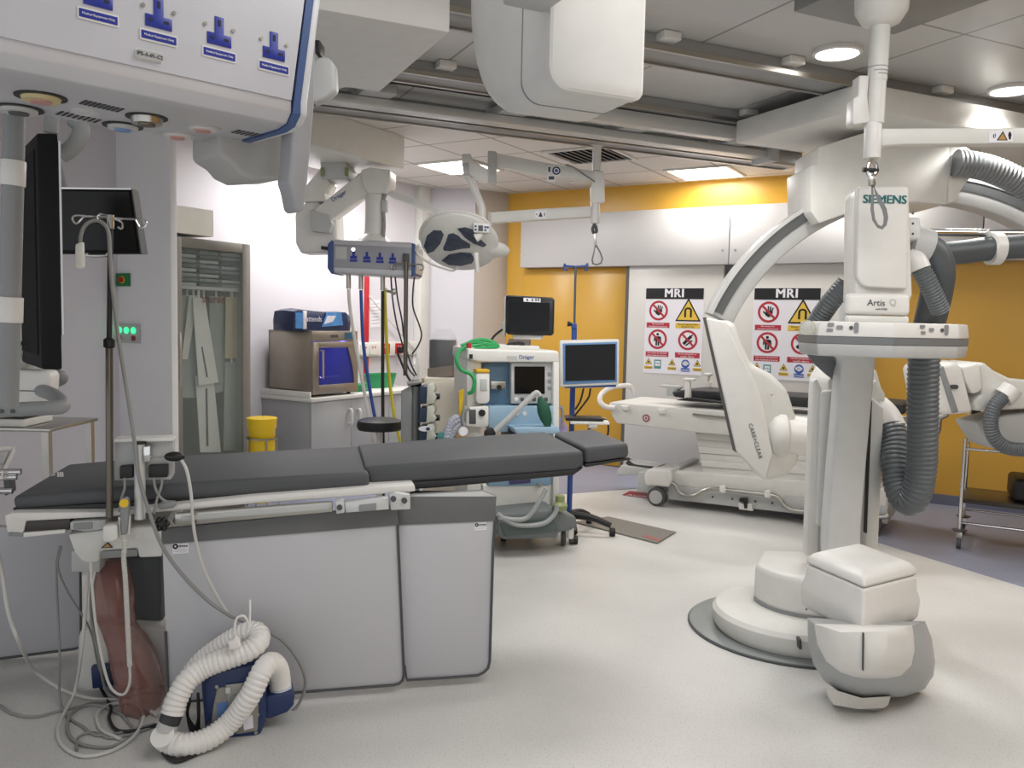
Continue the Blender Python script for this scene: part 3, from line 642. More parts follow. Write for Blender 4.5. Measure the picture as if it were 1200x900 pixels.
# ================================================================== FLOOR MOUNTED X-RAY ARC
ca = thing('x_ray_arc', (1.42,4.08,0), 'white floor mounted x-ray arc with detector above and tube below', 'x-ray machine')
b = MB(); b.lathe((1.42,4.09,.001),(0,0,1),[(0,.50),(.012,.50),(.016,.485),(.017,.1)],72); b.build('floor_plate', mat('grey_floor_ring','#8d9291',.4,.2), ca)
b = MB(); b.lathe((1.42,4.09,.001),(0,0,1),[(0,.508),(.006,.508),(.006,.5),(0,.5)],72); b.build('rim', DGREY, ca)
b = MB(); b.lathe((1.41,4.03,.018),(0,0,1),[(0,.37),(.03,.39),(.085,.392),(.105,.375),(.11,.33),(.112,.05)],64); bd = b.build('base_cover', WHITE2, ca)
b = MB(CF); b.slab([(936.5,750),(939,749),(940,761),(937,761)], 3.62, 3.66); b.build('base_mark', DGREY, bd)
PEDP = [(1.33,4.36)]+[(1.51-.275*math.cos(t),4.12-.27*math.sin(t)) for t in [PI/2*i/10 for i in range(11)]]+[(1.62,3.86),(1.68,4.0),(1.66,4.36)]
b = MB(CF); b.plan(PEDP,.125,.325); b.build('pedestal', WHITE, ca, .035, 3)
b = MB(CF); b.plan([(u-.003,v-.003) for u,v in PEDP[:-2]],.118,.145); b.build('pedestal_band', MGREY, ca, .004)
# column shells
b = MB(CF); b.slab([(953,446),(958,443),(964,457),(959,652),(945,651)], 4.05, 4.12); b.build('column_shell', WHITE, ca, .012)
b = MB(CF); b.slab([(962,460),(980,457),(972,620),(957,616)], 4.03, 4.10); b.build('column_shell', WHITE, ca, .01)
b = MB(CF); b.slab([(957,615),(971,620),(970,654),(957,650)], 4.06, 4.12); b.build('column_foot', LGREY, ca, .006)
b = MB(CF); b.slab([(1022,449),(1027,444),(1038,462),(1037,478),(1022,470)], 4.12, 4.3); b.build('column_shell', WHITE, ca, .01)
b = MB(CF); b.slab([(1021,465),(1036,478),(1035,520),(1029,655),(1014,655)], 4.05, 4.3); b.build('column_shell', WHITE2, ca, .01)
b = MB(CF); b.slab([(970,446),(980,430),(1028,432),(1036,460),(1020,652),(966,652)], 4.14, 4.42); b.build('column_core', WHITE2, ca, .02)
for q in ([(978,458),(979.5,458),(970.5,622),(969,622)],[(1020.5,470),(1022,470),(1016,625),(1014.5,625)]):
    b = MB(CF); b.slab(q, 4.0, 4.03); b.build('seam', BLACK, ca)
# the C arc, seen edge on
AR = MB(CF); path = [(3.40,.22),(3.62,.25),(3.80,.34),(3.90,.48),(3.92,.75),(3.92,1.05),(3.92,1.35),(3.90,1.60),(3.84,1.78),(3.72,1.88),(3.55,1.92)]
P2 = cat([(0,v,w) for v,w in path],5); rings = []
for i, p in enumerate(P2):
    t = (P2[min(i+1,len(P2)-1)]-P2[max(i-1,0)]).normalized(); nx = Vector((0,t.z,-t.y))
    uc = 1.572+(p.z-.7)*.035
    a, c = p+nx*.05, p-nx*.05
    rings.append([(uc-.079,a.y,a.z),(uc+.079,a.y,a.z),(uc+.079,c.y,c.z),(uc-.079,c.y,c.z)])
AR.sect(rings); AR.build('arc', mat('satin_white_arc','#cfd0cf',.4), ca, .012, 2, 50)
# detector tower
b = MB(CF); b.slab([(1001,356),(1002,330),(1003,232),(1008,219),(1066,217.5),(1070,345),(1066,356)], 3.44, 3.57); dt = b.build('detector_tower', WHITE, ca, .015, 3)
b = MB(CF); b.slab([(1006,219),(1065,218),(1064,339),(1018,337),(1009,333),(1004,323)], 3.415, 3.46); b.build('front_panel', WHITE, dt, .01, 3)
p = CF.px(1037,234,3.413); text('lettering','SIEMENS',CF,p[0],3.4125,p[2],.047,mat('teal_letters','#14696c',.4),dt,spacing=1.0,bold=.0016)
for y in (250,262,274): b = MB(CF); b.cyl(CF.px(1069,y,3.5),CF.px(1070.5,y,3.5),.005,n=8); b.build('screw', DGREY, dt)
b = MB(CF); b.slab([(993.5,343.5),(1068,344.5),(1067.5,370),(992.5,367.5)], 3.38, 3.42); nk = b.build('detector_neck', WHITE, ca, .018, 3)
b = MB(CF); b.slab([(993.5,369),(1066.5,370),(1066,380),(993,378)], 3.39, 3.43); b.build('detector_neck', WHITE, ca, .012)
p = CF.px(1028,355,3.37); text('lettering','Artis',CF,p[0],3.378,p[2],.036,DGREY,nk)
p = CF.px(1047.5,354.5,3.37); text('lettering','Q',CF,p[0],3.378,p[2],.036,LGREY,nk)
p = CF.px(1034,362.3,3.37); text('lettering','with PURE',CF,p[0],3.378,p[2],.011,DGREY,nk)
# flat detector plate
pl = [(933,3.42),(955,3.20),(1045,3.10),(1122,3.20),(1133,3.34),(1112,3.62),(1060,3.74),(960,3.70)]
PLN = [((x-600)/F*d, d) for x, d in pl]; cxp = sum(p[0] for p in PLN)/8; cyp = sum(p[1] for p in PLN)/8
def lay(s, w): return [(cxp+(u-cxp)*s, cyp+(v-cyp)*s, w) for u, v in PLN]
def yz(y, d=3.1, x=1045): return CF.px(x,y,d)[2]
zt, zb1, zb0, z0 = yz(378), yz(396), yz(404.5), yz(420)
b = MB(CF); b.sect([lay(.975,zt),lay(1,zb1)]); dp = b.build('detector_plate', WHITE, ca, .006)
b = MB(CF); b.sect([lay(1.0,zb1),lay(1.0,zb0)]); b.build('bumper_strip', mat('bumper_grey','#727476',.45), dp)
b = MB(CF); b.sect([lay(1.0,zb0),lay(.97,z0)]); b.build('lower_rim', LGREY, dp, .006)
def facefr(i, j, off=0):
    a, c = Vector((*PLN[i],0)), Vector((*PLN[j],0)); d = c-a; return Fr(a, math.degrees(math.atan2(d.x,d.y)))
for fr, pts in ((facefr(1,2),((973.5,380,9,4.6),(972.5,386.7,9,4.6),(984,383.5,9,5.6))),(facefr(2,3),((1081.5,382.7,8,4.8),(1082,390,8,4.8),(1092,386.5,8,5.4)))):
    for x, y, w, h in pts:
        p = fr.px(x,y,0); k = 2.5/F; b = MB(fr); b.rrect(p[0]-w*k/2,p[0]+w*k/2,p[2]-h*k/2,p[2]+h*k/2,-.001,.02,h*k*.35); b.build('button', MGREY, dp)
for fr, x, y, x2, y2 in ((facefr(1,2),997.5,384,1003.5,384),(facefr(2,3),1104.5,387,1109.5,387)):
    k = 3.15/F; p = fr.px(x,y,0); b = MB(fr); b.disc((p[0],-.001,p[2]),.007,.02,14); b.build('button', DGREY, dp)
    p = fr.px(x2,y2,0); b = MB(fr); b.rrect(p[0]-.008,p[0]+.008,p[2]-.02,p[2]+.02,-.001,.02,.007); b.build('button', MGREY, dp)
fr = facefr(1,2); p = fr.px(961,384,0); b = MB(fr); b.disc((p[0]-.045,-.002,p[2]),.028,.01,28,.022); b.build('emblem', mat('pale_olive','#b9bba6',.5), dp)
b = MB(fr); b.disc((p[0]-.045,-.002,p[2]),.017,.01,24,.014); b.build('emblem', mat('pale_olive','#b9bba6',.5), dp)
# x-ray tube below
L_, C_, R2 = CF.px(942,700,3.40), CF.px(1012,700,3.08), CF.px(1074,700,3.27)
L_, C_, R2 = Vector(L_[:2]), Vector(C_[:2]), Vector(R2[:2]); B_ = L_+R2-C_; ct = (L_+R2)/2
def ring4(s, w): return [tuple(ct+(q-ct)*s)+(w,) for q in (L_,C_,R2,B_)]
zc = lambda y: CF.px(1012,y,3.08)[2]
b = MB(CF); b.sect([ring4(1.0,zc(690)),ring4(1.0,zc(686)),ring4(.975,zc(681)),ring4(.9,zc(676.5)),ring4(.74,zc(672.5)),ring4(.45,zc(670.5)),ring4(.15,zc(670))]); b.build('tube_lid', WHITE, ca, .012, 2, 80)
b = MB(CF); b.sect([ring4(1.0,zc(690.4)),ring4(1.02,zc(708)),ring4(1.085,zc(718)),ring4(1.09,zc(724)),ring4(1.06,zc(744)),ring4(.9,zc(748))]); b.build('tube_housing', WHITE, ca, .014, 3)
for x, y in ((945,714),(989,733)):
    b = MB(CF); b.ell(CF.px(x,y,3.28 if x < 960 else 3.135),.004,.004,.004,8,6); b.build('screw', DGREY, ca)
U = lambda pts, v0, v1, nm, m, bev: MB(CF).slab(pts, v0, v1).build(nm, m, ca, bev, 4)
RA = [(946,724),(947,755),(953,778),(966,798),(985,812),(1012,819),(1060,817),(1083,808),(1094,792),(1096,775),(1092,748),(1084,728)]
RB = [(947,725),(949,756),(956,778),(969,797),(987,810),(1012,817),(1056,815),(1078,806),(1090,791),(1092,774),(1088,748),(1080,729)]
RC = [(954,731),(958,755),(968,775),(985,788),(1000,793),(1012,795),(1040,795),(1056,792),(1068,780),(1072,762),(1071,745),(1069,733)]
RD = [(957,732),(961,755),(971,773),(987,785),(1001,790),(1012,792),(1038,792),(1053,789),(1065,778),(1069,761),(1068,746),(1066,734)]
RE = [(985,741),(988,756),(994,770),(1002,778),(1007,782),(1012,785),(1022,784),(1031,779),(1038,772),(1041,761),(1041,750),(1039,740)]
RM = [((a[0]+b_[0])/2-(2 if a[0]<1012 else -3),(a[1]+b_[1])/2+2*(1 if a[1]>770 else -.5)) for a,b_ in zip(RD,RE)]
def rings(*a): return [CF.poly(p, d) for p, d in a]
b = MB(CF); b.sect(rings((RA,3.38),(RA,3.30),(RB,3.20),(RC,3.09))); b.build('tube_shell', mat('tube_grey_band','#a9abac',.4), ca, 0, 2, 75)
b = MB(CF); b.sect(rings((RC,3.12),(RC,3.085),(RD,3.07),(RM,3.03),(RE,3.0))); b.build('tube_hood', WHITE, ca, 0, 2, 80)
CO = [(968,806),(1010,818),(1044,816),(1041,826),(1036,830),(1005,831),(976,826),(970,817)]
b = MB(CF); b.sect(rings((CO,3.27),(CO,3.2),([(x*.95+1008*.05,y) for x,y in CO],3.17))); b.build('collimator', WHITE2, ca, 0, 2, 60)
U([(990,826),(1036,828),(1028,834),(998,831)], 3.18, 3.26, 'collimator_window', MGREY, .006)
b = MB(CF); b.slab([(1011.6,742),(1013,742),(1012.4,786),(1011.2,786)], 2.986, 2.995); b.build('seam', DGREY, ca)
# hoses of the floor arc
b = MB(CF); b.tube([CF.px(x,y,v) for x,y,v in ((1064,286,3.62),(1076,288,3.62),(1086,291,3.62))], .08, 18, 4); b.build('hose_fitting', LGREY, ca)
b = MB(CF); b.tube([CF.px(x,y,v) for x,y,v in ((1080,289,3.62),(1094,298,3.62),(1100,318,3.63),(1097,345,3.68),(1090,375,3.74),(1084,400,3.78))], .066, 20, 8); b.build('hose', mat('smooth_grey_hose','#505558',.45), ca)
b = MB(CF); b.tube([CF.px(x,y,v) for x,y,v in ((1084,398,3.78),(1082,440,3.8),(1081,500,3.82),(1080,545,3.84),(1074,578,3.86),(1063,588,3.9),(1054,572,3.95),(1050,545,4.0),(1049,520,4.05),(1043,501,4.1))], .066, 20, 10, rib=.022, amp=.04); b.build('hose', HOSEG, ca)
b = MB(CF); b.tube([CF.px(x,y,v) for x,y,v in ((1026,478,4.18),(1036,488,4.14),(1045,504,4.1))], .072, 18, 5); b.build('hose_fitting', WHITE, ca)
b = MB(CF); b.tube([CF.px(x,y,v) for x,y,v in ((1066,302,3.58),(1074,306,3.56),(1079,316,3.55))], .042, 16, 4); b.build('hose_fitting', WHITE, ca)
b = MB(CF); b.tube([CF.px(x,y,v) for x,y,v in ((1078,314,3.55),(1086,328,3.55),(1094,345,3.56),(1102,364,3.58))], .038, 16, 8, rib=.013, amp=.05); b.build('hose', HOSEG, ca)
b = MB(CF); b.tube([CF.px(x,y,v) for x,y,v in ((992,332,3.66),(975,352,3.68),(958,376,3.74),(950,392,3.8),(957,412,3.9),(972,428,4.0),(984,438,4.12))], .042, 16, 8, rib=.014, amp=.05); b.build('hose', HOSEG, ca)

# ================================================================== CEILING HUNG LATERAL ARC
D = 5.2
la = thing('ceiling_x_ray_arc', CF.w(2.5,D,.6), 'big white ceiling hung x-ray arc with lettered housing at its left end', 'x-ray machine')
cc = CF.px(1075,478,D); K = D/F
def arc_part(r0, r1, v0, v1, a0, a1, nm, m, n=56, bev=0):
    b = MB(CF); R = []
    for i in range(n+1):
        a = math.radians(a0+(a1-a0)*i/n); c, s = math.cos(a), math.sin(a)
        R.append([(cc[0]+r0*c,v0,cc[2]+r0*s),(cc[0]+r1*c,v0,cc[2]+r1*s),(cc[0]+r1*c,v1,cc[2]+r1*s),(cc[0]+r0*c,v1,cc[2]+r0*s)])
    b.sect(R); return b.build(nm, m, la, bev, 2, 50)
arc_part(240*K,271*K,D,D+.14,157,12,'arc',LGREY,bev=.008)
arc_part(256*K,266*K,D-.006,D+.01,156,13,'track_groove',mat('groove_grey','#565859',.45))
arc_part(267*K,271.5*K,D-.012,D+.02,157,12,'track_lip',ALU)
# lettered tube housing at the left end
def S(pts, v0, v1, nm, m, bev, seg=4, par=la): return MB(CF).slab(pts, v0, v1).build(nm, m, par, bev, seg)
S([(846,374),(862,377),(872,405),(882,427),(905,438),(924,456),(933,485),(940,520),(936,546),(918,560),(897,566),(884,545),(872,520)], D-.17, D+.06, 'tube_housing', WHITE2, .06)
hs2 = S([(827.5,372),(852,377),(868,415),(886,448),(896,480),(906,533),(897,564),(880,547),(863,529)], D-.21, D-.14, 'side_cover', WHITE, .012)
S([(827,372),(829,372),(864.5,530),(862.5,530)], D-.2, D-.12, 'edge_strip', DGREY, .002)
p, q = CF.px(879.5,498,D-.212), CF.px(891,536,D-.212)
text('lettering','CARE+CLEAR',CF,(p[0]+q[0])/2,D-.2125,(p[2]+q[2])/2,.034,DGREY,hs2,rot=math.atan2(q[2]-p[2],q[0]-p[0]),spacing=1.12)
b = MB(CF); b.cyl(CF.px(912,509,D-.1),CF.px(955,513,D-.1),.125,.115,32); b.build('collimator', WHITE, la, .02, 3)
b = MB(CF); b.lathe(CF.px(910,509,D-.1),(1,0,0),[(-.09,.02),(-.075,.085),(-.04,.13),(0,.15),(.03,.148),(.05,.125)],32); b.build('collimator_collar', WHITE2, la)
b = MB(CF); b.ell(CF.px(904.5,462,D-.19),.008,.008,.008,10,8); b.build('screw', LGREY, la)
# carrier block round the top of the arc
blk = [(949,194),(959,191.5),(959.5,172),(1030,150),(1113,152),(1113,200),(1110,240),(1075,237),(1030,240),(992,250.5),(960,262),(950,248)]
S(blk, D-.13, D+.3, 'carrier_block', WHITE2, .012, 2)
S([(1112,155),(1128,168),(1141,177),(1141,205),(1132,215),(1119,237),(1110,238)], D-.11, D+.3, 'carrier_end', WHITE, .015, 2)
S([(1141,185),(1160,180),(1156,195),(1142,210)], D+.05, D+.12, 'carrier_end', DGREY, .01, 2)
# carriage box on the rails
b = MB(GF); b.box(3.62,6.2,3.40,4.42,2.67,CEIL-.075); b.build('carriage', WHITE2, la, .015, 2)
# right housing (flat detector side)
S([(1092,434),(1100,428),(1120,424),(1128,430),(1138,470),(1141,484),(1118,486),(1106,486),(1098,468)], D-.2, D+.2, 'detector_housing', WHITE, .03)
S([(1100,430),(1106,428.5),(1124,483),(1117,484.5)], D-.215, D-.1, 'bumper_strip', MGREY, .008)
b = MB(CF); p = CF.px(1118.5,453.5,D-.21); b.rrect(p[0]-.024,p[0]+.024,p[2]-.013,p[2]+.013,p[1],p[1]+.03,.012); b.build('button', DGREY, la)
S([(1128,430),(1145,425),(1150,428),(1152,455),(1148,460),(1140,462),(1131,445)], D-.2, D+.2, 'detector_joint', WHITE, .025)
S([(1147,427),(1153,424),(1165,434),(1185,444),(1230,448),(1230,478),(1190,480),(1145,482),(1140,470),(1151,462)], D-.16, D+.22, 'detector_arm', WHITE2, .03)
S([(1142,496),(1180,486),(1230,480),(1230,528),(1170,528),(1156,518)], D-.1, D+.15, 'detector_arm', LGREY, .02)
b = MB(CF); b.tube([CF.px(x,y,D-.2) for x,y in ((1186,455),(1180,462),(1175,466))], .062, 18, 4); b.build('hose_fitting', WHITE, la)
b = MB(CF); b.tube([CF.px(x,y,D-.22) for x,y in ((1177,464),(1166,476),(1161,492),(1163,508),(1172,520),(1186,526),(1215,527))], .04, 16, 8, rib=.016, amp=.06); b.build('hose', HOSEG, la)
b = MB(CF); b.tube([CF.px(x,y,D-.16) for x,y in ((1120,191),(1140,193),(1160,198),(1180,206),(1200,217),(1225,235))], .075, 20, 8, rib=.024, amp=.05); b.build('hose', mat('silver_hose','#8b8e90',.35,.3), la)
# horizontal hose and pipe behind the detector tower
b = MB(CF); b.tube([CF.px(x,y,4.35) for x,y in ((1098,298),(1130,295),(1165,291),(1230,287))], .062, 18, 6); o = b.build('service_hose', mat('smooth_grey_hose','#505558',.45), la)
b = MB(CF); b.lathe(CF.px(1160,291.5,4.35),(1,0,0),[(0,.066),(0,.082),(.05,.082),(.05,.066)],24); b.build('hose_clamp', WHITE, o)
b = MB(CF); b.tube([CF.px(x,y,4.35) for x,y in ((1163,285),(1160,276),(1156,271))], .014, 8); b.build('clamp_bracket', WHITE, o)
b = MB(CF); b.cyl(CF.px(1075,272,4.4),CF.px(1230,274.5,4.4),.022); b.build('service_pipe', CHROME, la)
# ================================================================== NEAR PENDANT (upper left)
P1 = at(342,118,1.62); P0 = onz(0,43,P1.z)
PF = Fr(P1, math.degrees(math.atan2(P1.x-P0.x, P1.y-P0.y)))
np_ = thing('ceiling_pendant', PF.w(-.35,.14,-.05), 'large silver medical pendant close by at upper left with blue sockets', 'pendant')
DR, BK, TP = -.046, .285, .42
def sec(u, g=0, tilt=.14):
    q = [(-g,TP),(-g,.0),(0-g,-.022-g*.3),(.018,-.040-g),(.05,DR-g),(BK,DR-g),(BK+.03,DR+.02),(BK+.04,TP)]
    return [(u+tilt*max(0,w), v, w) for v, w in q]
b = MB(PF); b.sect([sec(-.95,0,0),sec(0)]); bd = b.build('housing', mat('silver_lacquer','#c6c6cb',.34,.25), np_, .003)
b = MB(PF); b.sect([[(-.95,-.0025,TP),(-.95,-.0025,.0),(-.95,.0,-.0),(-.95,.0,TP)],[(.14*TP-.002,-.0025,TP),(-.002,-.0025,0),(-.002,0,0),(.14*TP-.002,0,TP)]]); fc = b.build('front_panel', mat('satin_panel','#c2c2c9',.4,.15), np_)
b = MB(PF); b.sect([sec(0,.003),sec(.017,.003)]); b.build('blue_edge', BLUES, np_)
b = MB(PF); b.sect([sec(.017,.002),sec(.030,.001),sec(.036,-.006)]); b.build('end_cap', mat('pearl_plastic','#cfd0d4',.35), np_, .004)
def socket(fr, u, w, s, par, wide=True):
    """british style socket: T shaped blue face, three slots, two screws and a caption plate"""
    o = MB(fr).prism([(u+x*s,-.0045,w+y*s) for x,y in ((-.19,-.1),(.19,-.1),(.19,.07),(.07,.07),(.07,.32),(-.07,.32),(-.07,.07),(-.19,.07))],(0,.004,0)).build('socket', BLUEP, par, .0006*s/.1)
    for x, y, a, c in ((0,.23,.022,.045),(-.11,.0,.035,.02),(.11,.0,.035,.02)):
        MB(fr).box(u+(x-a)*s,u+(x+a)*s,-.0052,-.0044,w+(y-c)*s,w+(y+c)*s).build('slot', mat('socket_slot','#0c1236',.5), o)
    for x in (-.22,.22):
        MB(fr).disc((u+x*s,-.005,w+.17*s),.03*s,.004,10).build('screw', STEEL, o)
    k = MB(fr).rrect(u-.27*s,u+.27*s,w-.31*s,w-.15*s,-.004,0,.02*s).build('caption_rim', WHITE, par)
    MB(fr).box(u-.25*s,u+.25*s,-.0046,-.0038,w-.285*s,w-.175*s).build('caption_plate', BLUEP, k)
    text('lettering','Medical Equipment Only',fr,u,-.005,w-.23*s,.043*s,SIGNW,k)
for x, y in ((114,-14),(185,12),(256,33),(320,50)):
    q = PF.px(x,y+2,0); socket(PF, q[0], q[2]-.016, .116, fc)
q = PF.px(174,66,0); b = MB(PF); b.rrect(q[0]-.021,q[0]+.021,q[2]-.007,q[2]+.007,-.007,-.002,.003); k = b.build('number_tag', mat('tag_grey','#b2b2b0',.5), fc)
b = MB(PF); b.rrect(q[0]-.0225,q[0]+.0225,q[2]-.0085,q[2]+.0085,-.0045,-.002,.004); b.build('tag_rim', WHITE, k)
text('lettering','IPS-A-01-C2',PF,q[0],-.0075,q[2],.0085,DGREY,k)
zu = P1.z+DR
def under(x, y): q = PF.loc(onz(x,y,zu)); return (q[0],q[1],DR)
def port(x, y, r, m1, m2, drop=.018, m3=BLACK):
    r *= 1.22; drop *= .45
    c = under(x,y)
    o = MB(PF).lathe((c[0],c[1],DR+.001),(0,0,-1),[(0,r),(.0035,r),(.0035,r*.8)],24).build('port_rim', m3, np_)
    MB(PF).lathe((c[0],c[1],DR),(0,0,-1),[(0,r*.78),(drop,r*.72),(drop,r*.45)],24).build('port_body', m1, o)
    MB(PF).lathe((c[0],c[1],DR-drop+.001),(0,0,-1),[(0,r*.42),(.004,r*.40),(.005,.004)],20).build('port_centre', m2, o)
cream = mat('port_cream','#c9b98c',.5); pink = mat('port_pink','#b98a84',.5)
port(48,113,.033,cream,pink); port(22,127,.033,LGREY,DGREY); port(172,137,.03,STEEL,mat('brown_metal','#6f675d',.4,.6),.03); port(144,147,.03,LGREY,mat('port_blue','#6f8cb8',.5)); port(238,150,.028,mat('port_white','#cfc8c6',.5),pink,.012,LGREY); port(208,158,.028,mat('port_white','#cfc8c6',.5),pink,.012,LGREY)
def vent(x0, y0, x1, y1, n=9):
    for i in range(n):
        a, c = under(x0+(x1-x0)*i/n, y0+(y1-y0)*i/n), None
        MB(PF).prism([(a[0],a[1],DR-.001),(a[0]+.005,a[1],DR-.001),(a[0]+.005,a[1]+.035,DR-.001),(a[0],a[1]+.035,DR-.001)],(0,0,.002)).build('vent_slot', BLACK, np_)
vent(100,117,148,128); vent(72,130,122,141,8); vent(280,152,322,160,8); vent(250,162,290,170,7)
MB(PF).lathe(under(100,131),(0,0,-1),[(-.001,.024),(.003,.024),(.004,.005)],24).build('light_lens', mat('lens_pale','#c8c8c8',.3), np_)
# rounded grey body and handle hanging beyond the pendant end
b = MB(PF); b.slab([(256,150),(256,181),(273,192),(282,203),(297,210.5),(340,209),(345,200),(346,120),(250,110)], .20, .33); b.build('rear_bumper', mat('bumper_warm_grey','#a9a8a6',.5), np_, .02, 3)
gr = [(346,60),(365,50),(370,70),(369,120),(365,170),(361,215),(357,245),(352,250),(346,246),(342,225),(338,212),(341,190)]
b = MB(PF); b.slab(gr, .10, .15); b.build('handle_grip', mat('handle_grey','#9fa0a3',.5), np_, .016, 3)
b = MB(PF); b.box(-.6,-.3,.02,.26,TP-.01,1.0); b.build('hanger', WHITE2, np_, .02)
# ---------------------------------------------------------------- pole that hangs from it
hp = thing('pendant_pole', PF.w(*PF.loc(at(8,478,1.75))), 'grey vertical pole with a white sleeve at the far left, below the large pendant', 'pole')
b = MB(); b.cyl(at(17,128,1.75),at(9,476,1.75),.0205); b.build('tube', MGREY, hp)
b = MB(); b.cyl(at(15.5,188,1.75),at(14.5,218,1.75),.024); b.build('sleeve', WHITE, hp, .002)
b = MB(); b.cyl(at(12,348,1.75),at(11.3,378,1.75),.0245); b.build('sleeve', WHITE, hp, .002)
b = MB(); b.cyl(at(17,130,1.75),at(16.6,150,1.75),.018); b.build('neck', ALU, hp)
# ================================================================== BIG OVERHEAD HOUSING
c0 = GF.loc(at(646,60,1.7))[1]
oh = thing('overhead_housing', GF.w(*GF.px(690,110,c0)), 'big rounded white housing hanging from the ceiling in the centre foreground', 'equipment housing')
q = GF.px(645,60,c0); r = GF.px(756,60,c0); bt = GF.px(700,111,c0)[2]; u0, u1 = q[0], r[0]; top = bt+.55
def hsec(v, inset, lift):
    R = .045; out = [(u0+inset,v,top)]
    for i in range(7): a = PI+PI/2*i/6; out.append((u0+inset+R+R*math.cos(a),v,bt+lift+R+R*math.sin(a)))
    for i in range(7): a = 1.5*PI+PI/2*i/6; out.append((u1-inset-R*.5+R*.5*math.cos(a),v,bt+lift+R*.5+R*.5*math.sin(a)))
    out.append((u1-inset,v,top)); return out
b = MB(GF); b.sect([hsec(c0,.006,.006),hsec(c0+.004,0,0),hsec(c0+.02,0,0)]); b.build('front_cover', WHITE, oh, 0, 2, 30)
L = [hsec(c0+.021,.004,.004),hsec(c0+.03,.002,.002),hsec(c0+.2,.0,.0)]
for i in range(1,11): a = PI/2*i/10*.97; L.append(hsec(c0+.2+.25*math.sin(a), .01*i/10, .30*(1-math.cos(a))))
b = MB(GF); b.sect(L); b.build('body', mat('housing_white','#d6d5d2',.4), oh, 0, 2, 40)
b = MB(GF); b.sect([[(p[0],c0+.13,p[2]) for p in hsec(c0,-.0008,-.0008)],[(p[0],c0+.133,p[2]) for p in hsec(c0,-.0008,-.0008)]]); b.build('seam', MGREY, oh)
b = MB(GF); b.box(u0+.04,u1-.04,c0+.06,c0+.2,top-.01,CEIL-.002); b.build('stem', WHITE2, oh, .01)
b = MB(GF); b.box(u0-.10,u0-.005,c0-.1,c0+.02,GF.px(600,5,c0)[2],GF.px(600,-70,c0)[2]); b.build('side_block', LGREY, oh, .01)
# ================================================================== WHITE CEILING COVER
z_ = 2.56; n1, f1 = GF.z(527,38,z_), GF.z(446,108,z_)
cv = thing('ceiling_cover', GF.w(n1[0]-.6,(n1[1]+f1[1])/2,z_), 'wide flat white cover under the ceiling rails, just right of the near pendant', 'ceiling cover')
b = MB(GF); b.plan([(n1[0]-2.2,n1[1]),(n1[0],n1[1]),(n1[0],f1[1]),(n1[0]-.16,f1[1]),(n1[0]-.18,f1[1]+.06),(n1[0]-2.2,f1[1]+.06)],z_,z_+.17); b.build('cover', mat('cover_white','#dad9d8',.45), cv, .006)
b = MB(GF); b.box(n1[0]-1.8,n1[0]-.3,n1[1]+.2,f1[1]-.2,z_+.16,CEIL-.06); b.build('mount', LGREY, cv)
b = MB(CF); b.slab([(366,72),(372,66),(384,66),(392,74),(393,105),(382,114),(366,121),(362,110)], 2.7, 2.76); k = b.build('arm_joint', LGREY, cv, .015, 3)
b = MB(CF); b.slab([(369,46),(375,47),(375,63),(369,63)], 2.68, 2.75); b.build('black_stop', BLACK, k, .004)
# ================================================================== POLE WITH STRAP (right)
PD = 3.3
rp = thing('strap_pole', CF.w(*CF.px(1022,187,PD)), 'white ceiling pole at the right carrying a side arm and a grey hanging strap', 'ceiling pole')
b = MB(CF); b.lathe(CF.px(1034,-8,PD),(0,0,-1),[(-.05,.10),(0,.10),(.07,.095),(.11,.07),(.125,.035)],36); b.build('dome', WHITE, rp)
b = MB(CF); b.cyl(CF.px(1032,28,PD),CF.px(1028,95,PD),.036,n=28); b.build('upper_tube', WHITE2, rp)
for y in (79,84,88): b = MB(CF); b.lathe(CF.px(1029,y,PD),(0,0,-1),[(0,.0368),(.003,.0368)],28); b.build('tube_ring', MGREY, rp)
b = MB(CF); b.cyl(CF.px(1028,92,PD),CF.px(1025,145,PD),.034,n=28); b.build('sleeve', WHITE2, rp)
b = MB(CF); b.slab([(1007,88),(1019,88),(1017,112),(1020,143),(1001,146),(999,143),(1000,115),(1006,112)], PD-.02, PD+.05); b.build('brake_box', WHITE, rp, .01)
b = MB(CF); b.cyl(CF.px(1023.5,144,PD),CF.px(1022,186,PD),.032,n=28); b.build('lower_tube', WHITE, rp, .003)
b = MB(CF); b.slab([(1026,150),(1060,150),(1240,149),(1240,168),(1060,169),(1034,171),(1026,160)], PD+.0, PD+.07); am = b.build('side_arm', WHITE2, rp, .008)
b = MB(CF); b.slab([(1159,154),(1187,153),(1187,166),(1159,167)], PD-.002, PD); s = b.build('warning_sticker', SIGNW, am)
b = MB(CF); b.slab([(1168,164.5),(1175.5,153.5),(1181,164.5)], PD-.003, PD-.002); b.build('warning_triangle', SIGNK, s)
b = MB(CF); b.slab([(1170,163.7),(1175.4,156),(1179.3,163.7)], PD-.004, PD-.003); b.build('warning_field', mat('warning_amber','#b58a4a',.5), s)
b = MB(CF); b.slab([(1182.6,154.5),(1184.4,154.5),(1185.5,158),(1184.3,163.5),(1182.7,163.5),(1181.5,158)], PD-.003, PD-.002); b.build('figure', SIGNK, s)
for q in ([(1164,158),(1165.3,156.5),(1165.3,162),(1164,161)],[(1166.4,156),(1167.4,158.5),(1166.4,161.5)]):
    b = MB(CF); b.slab(q, PD-.003, PD-.002); b.build('sound_mark', DGREY, s)
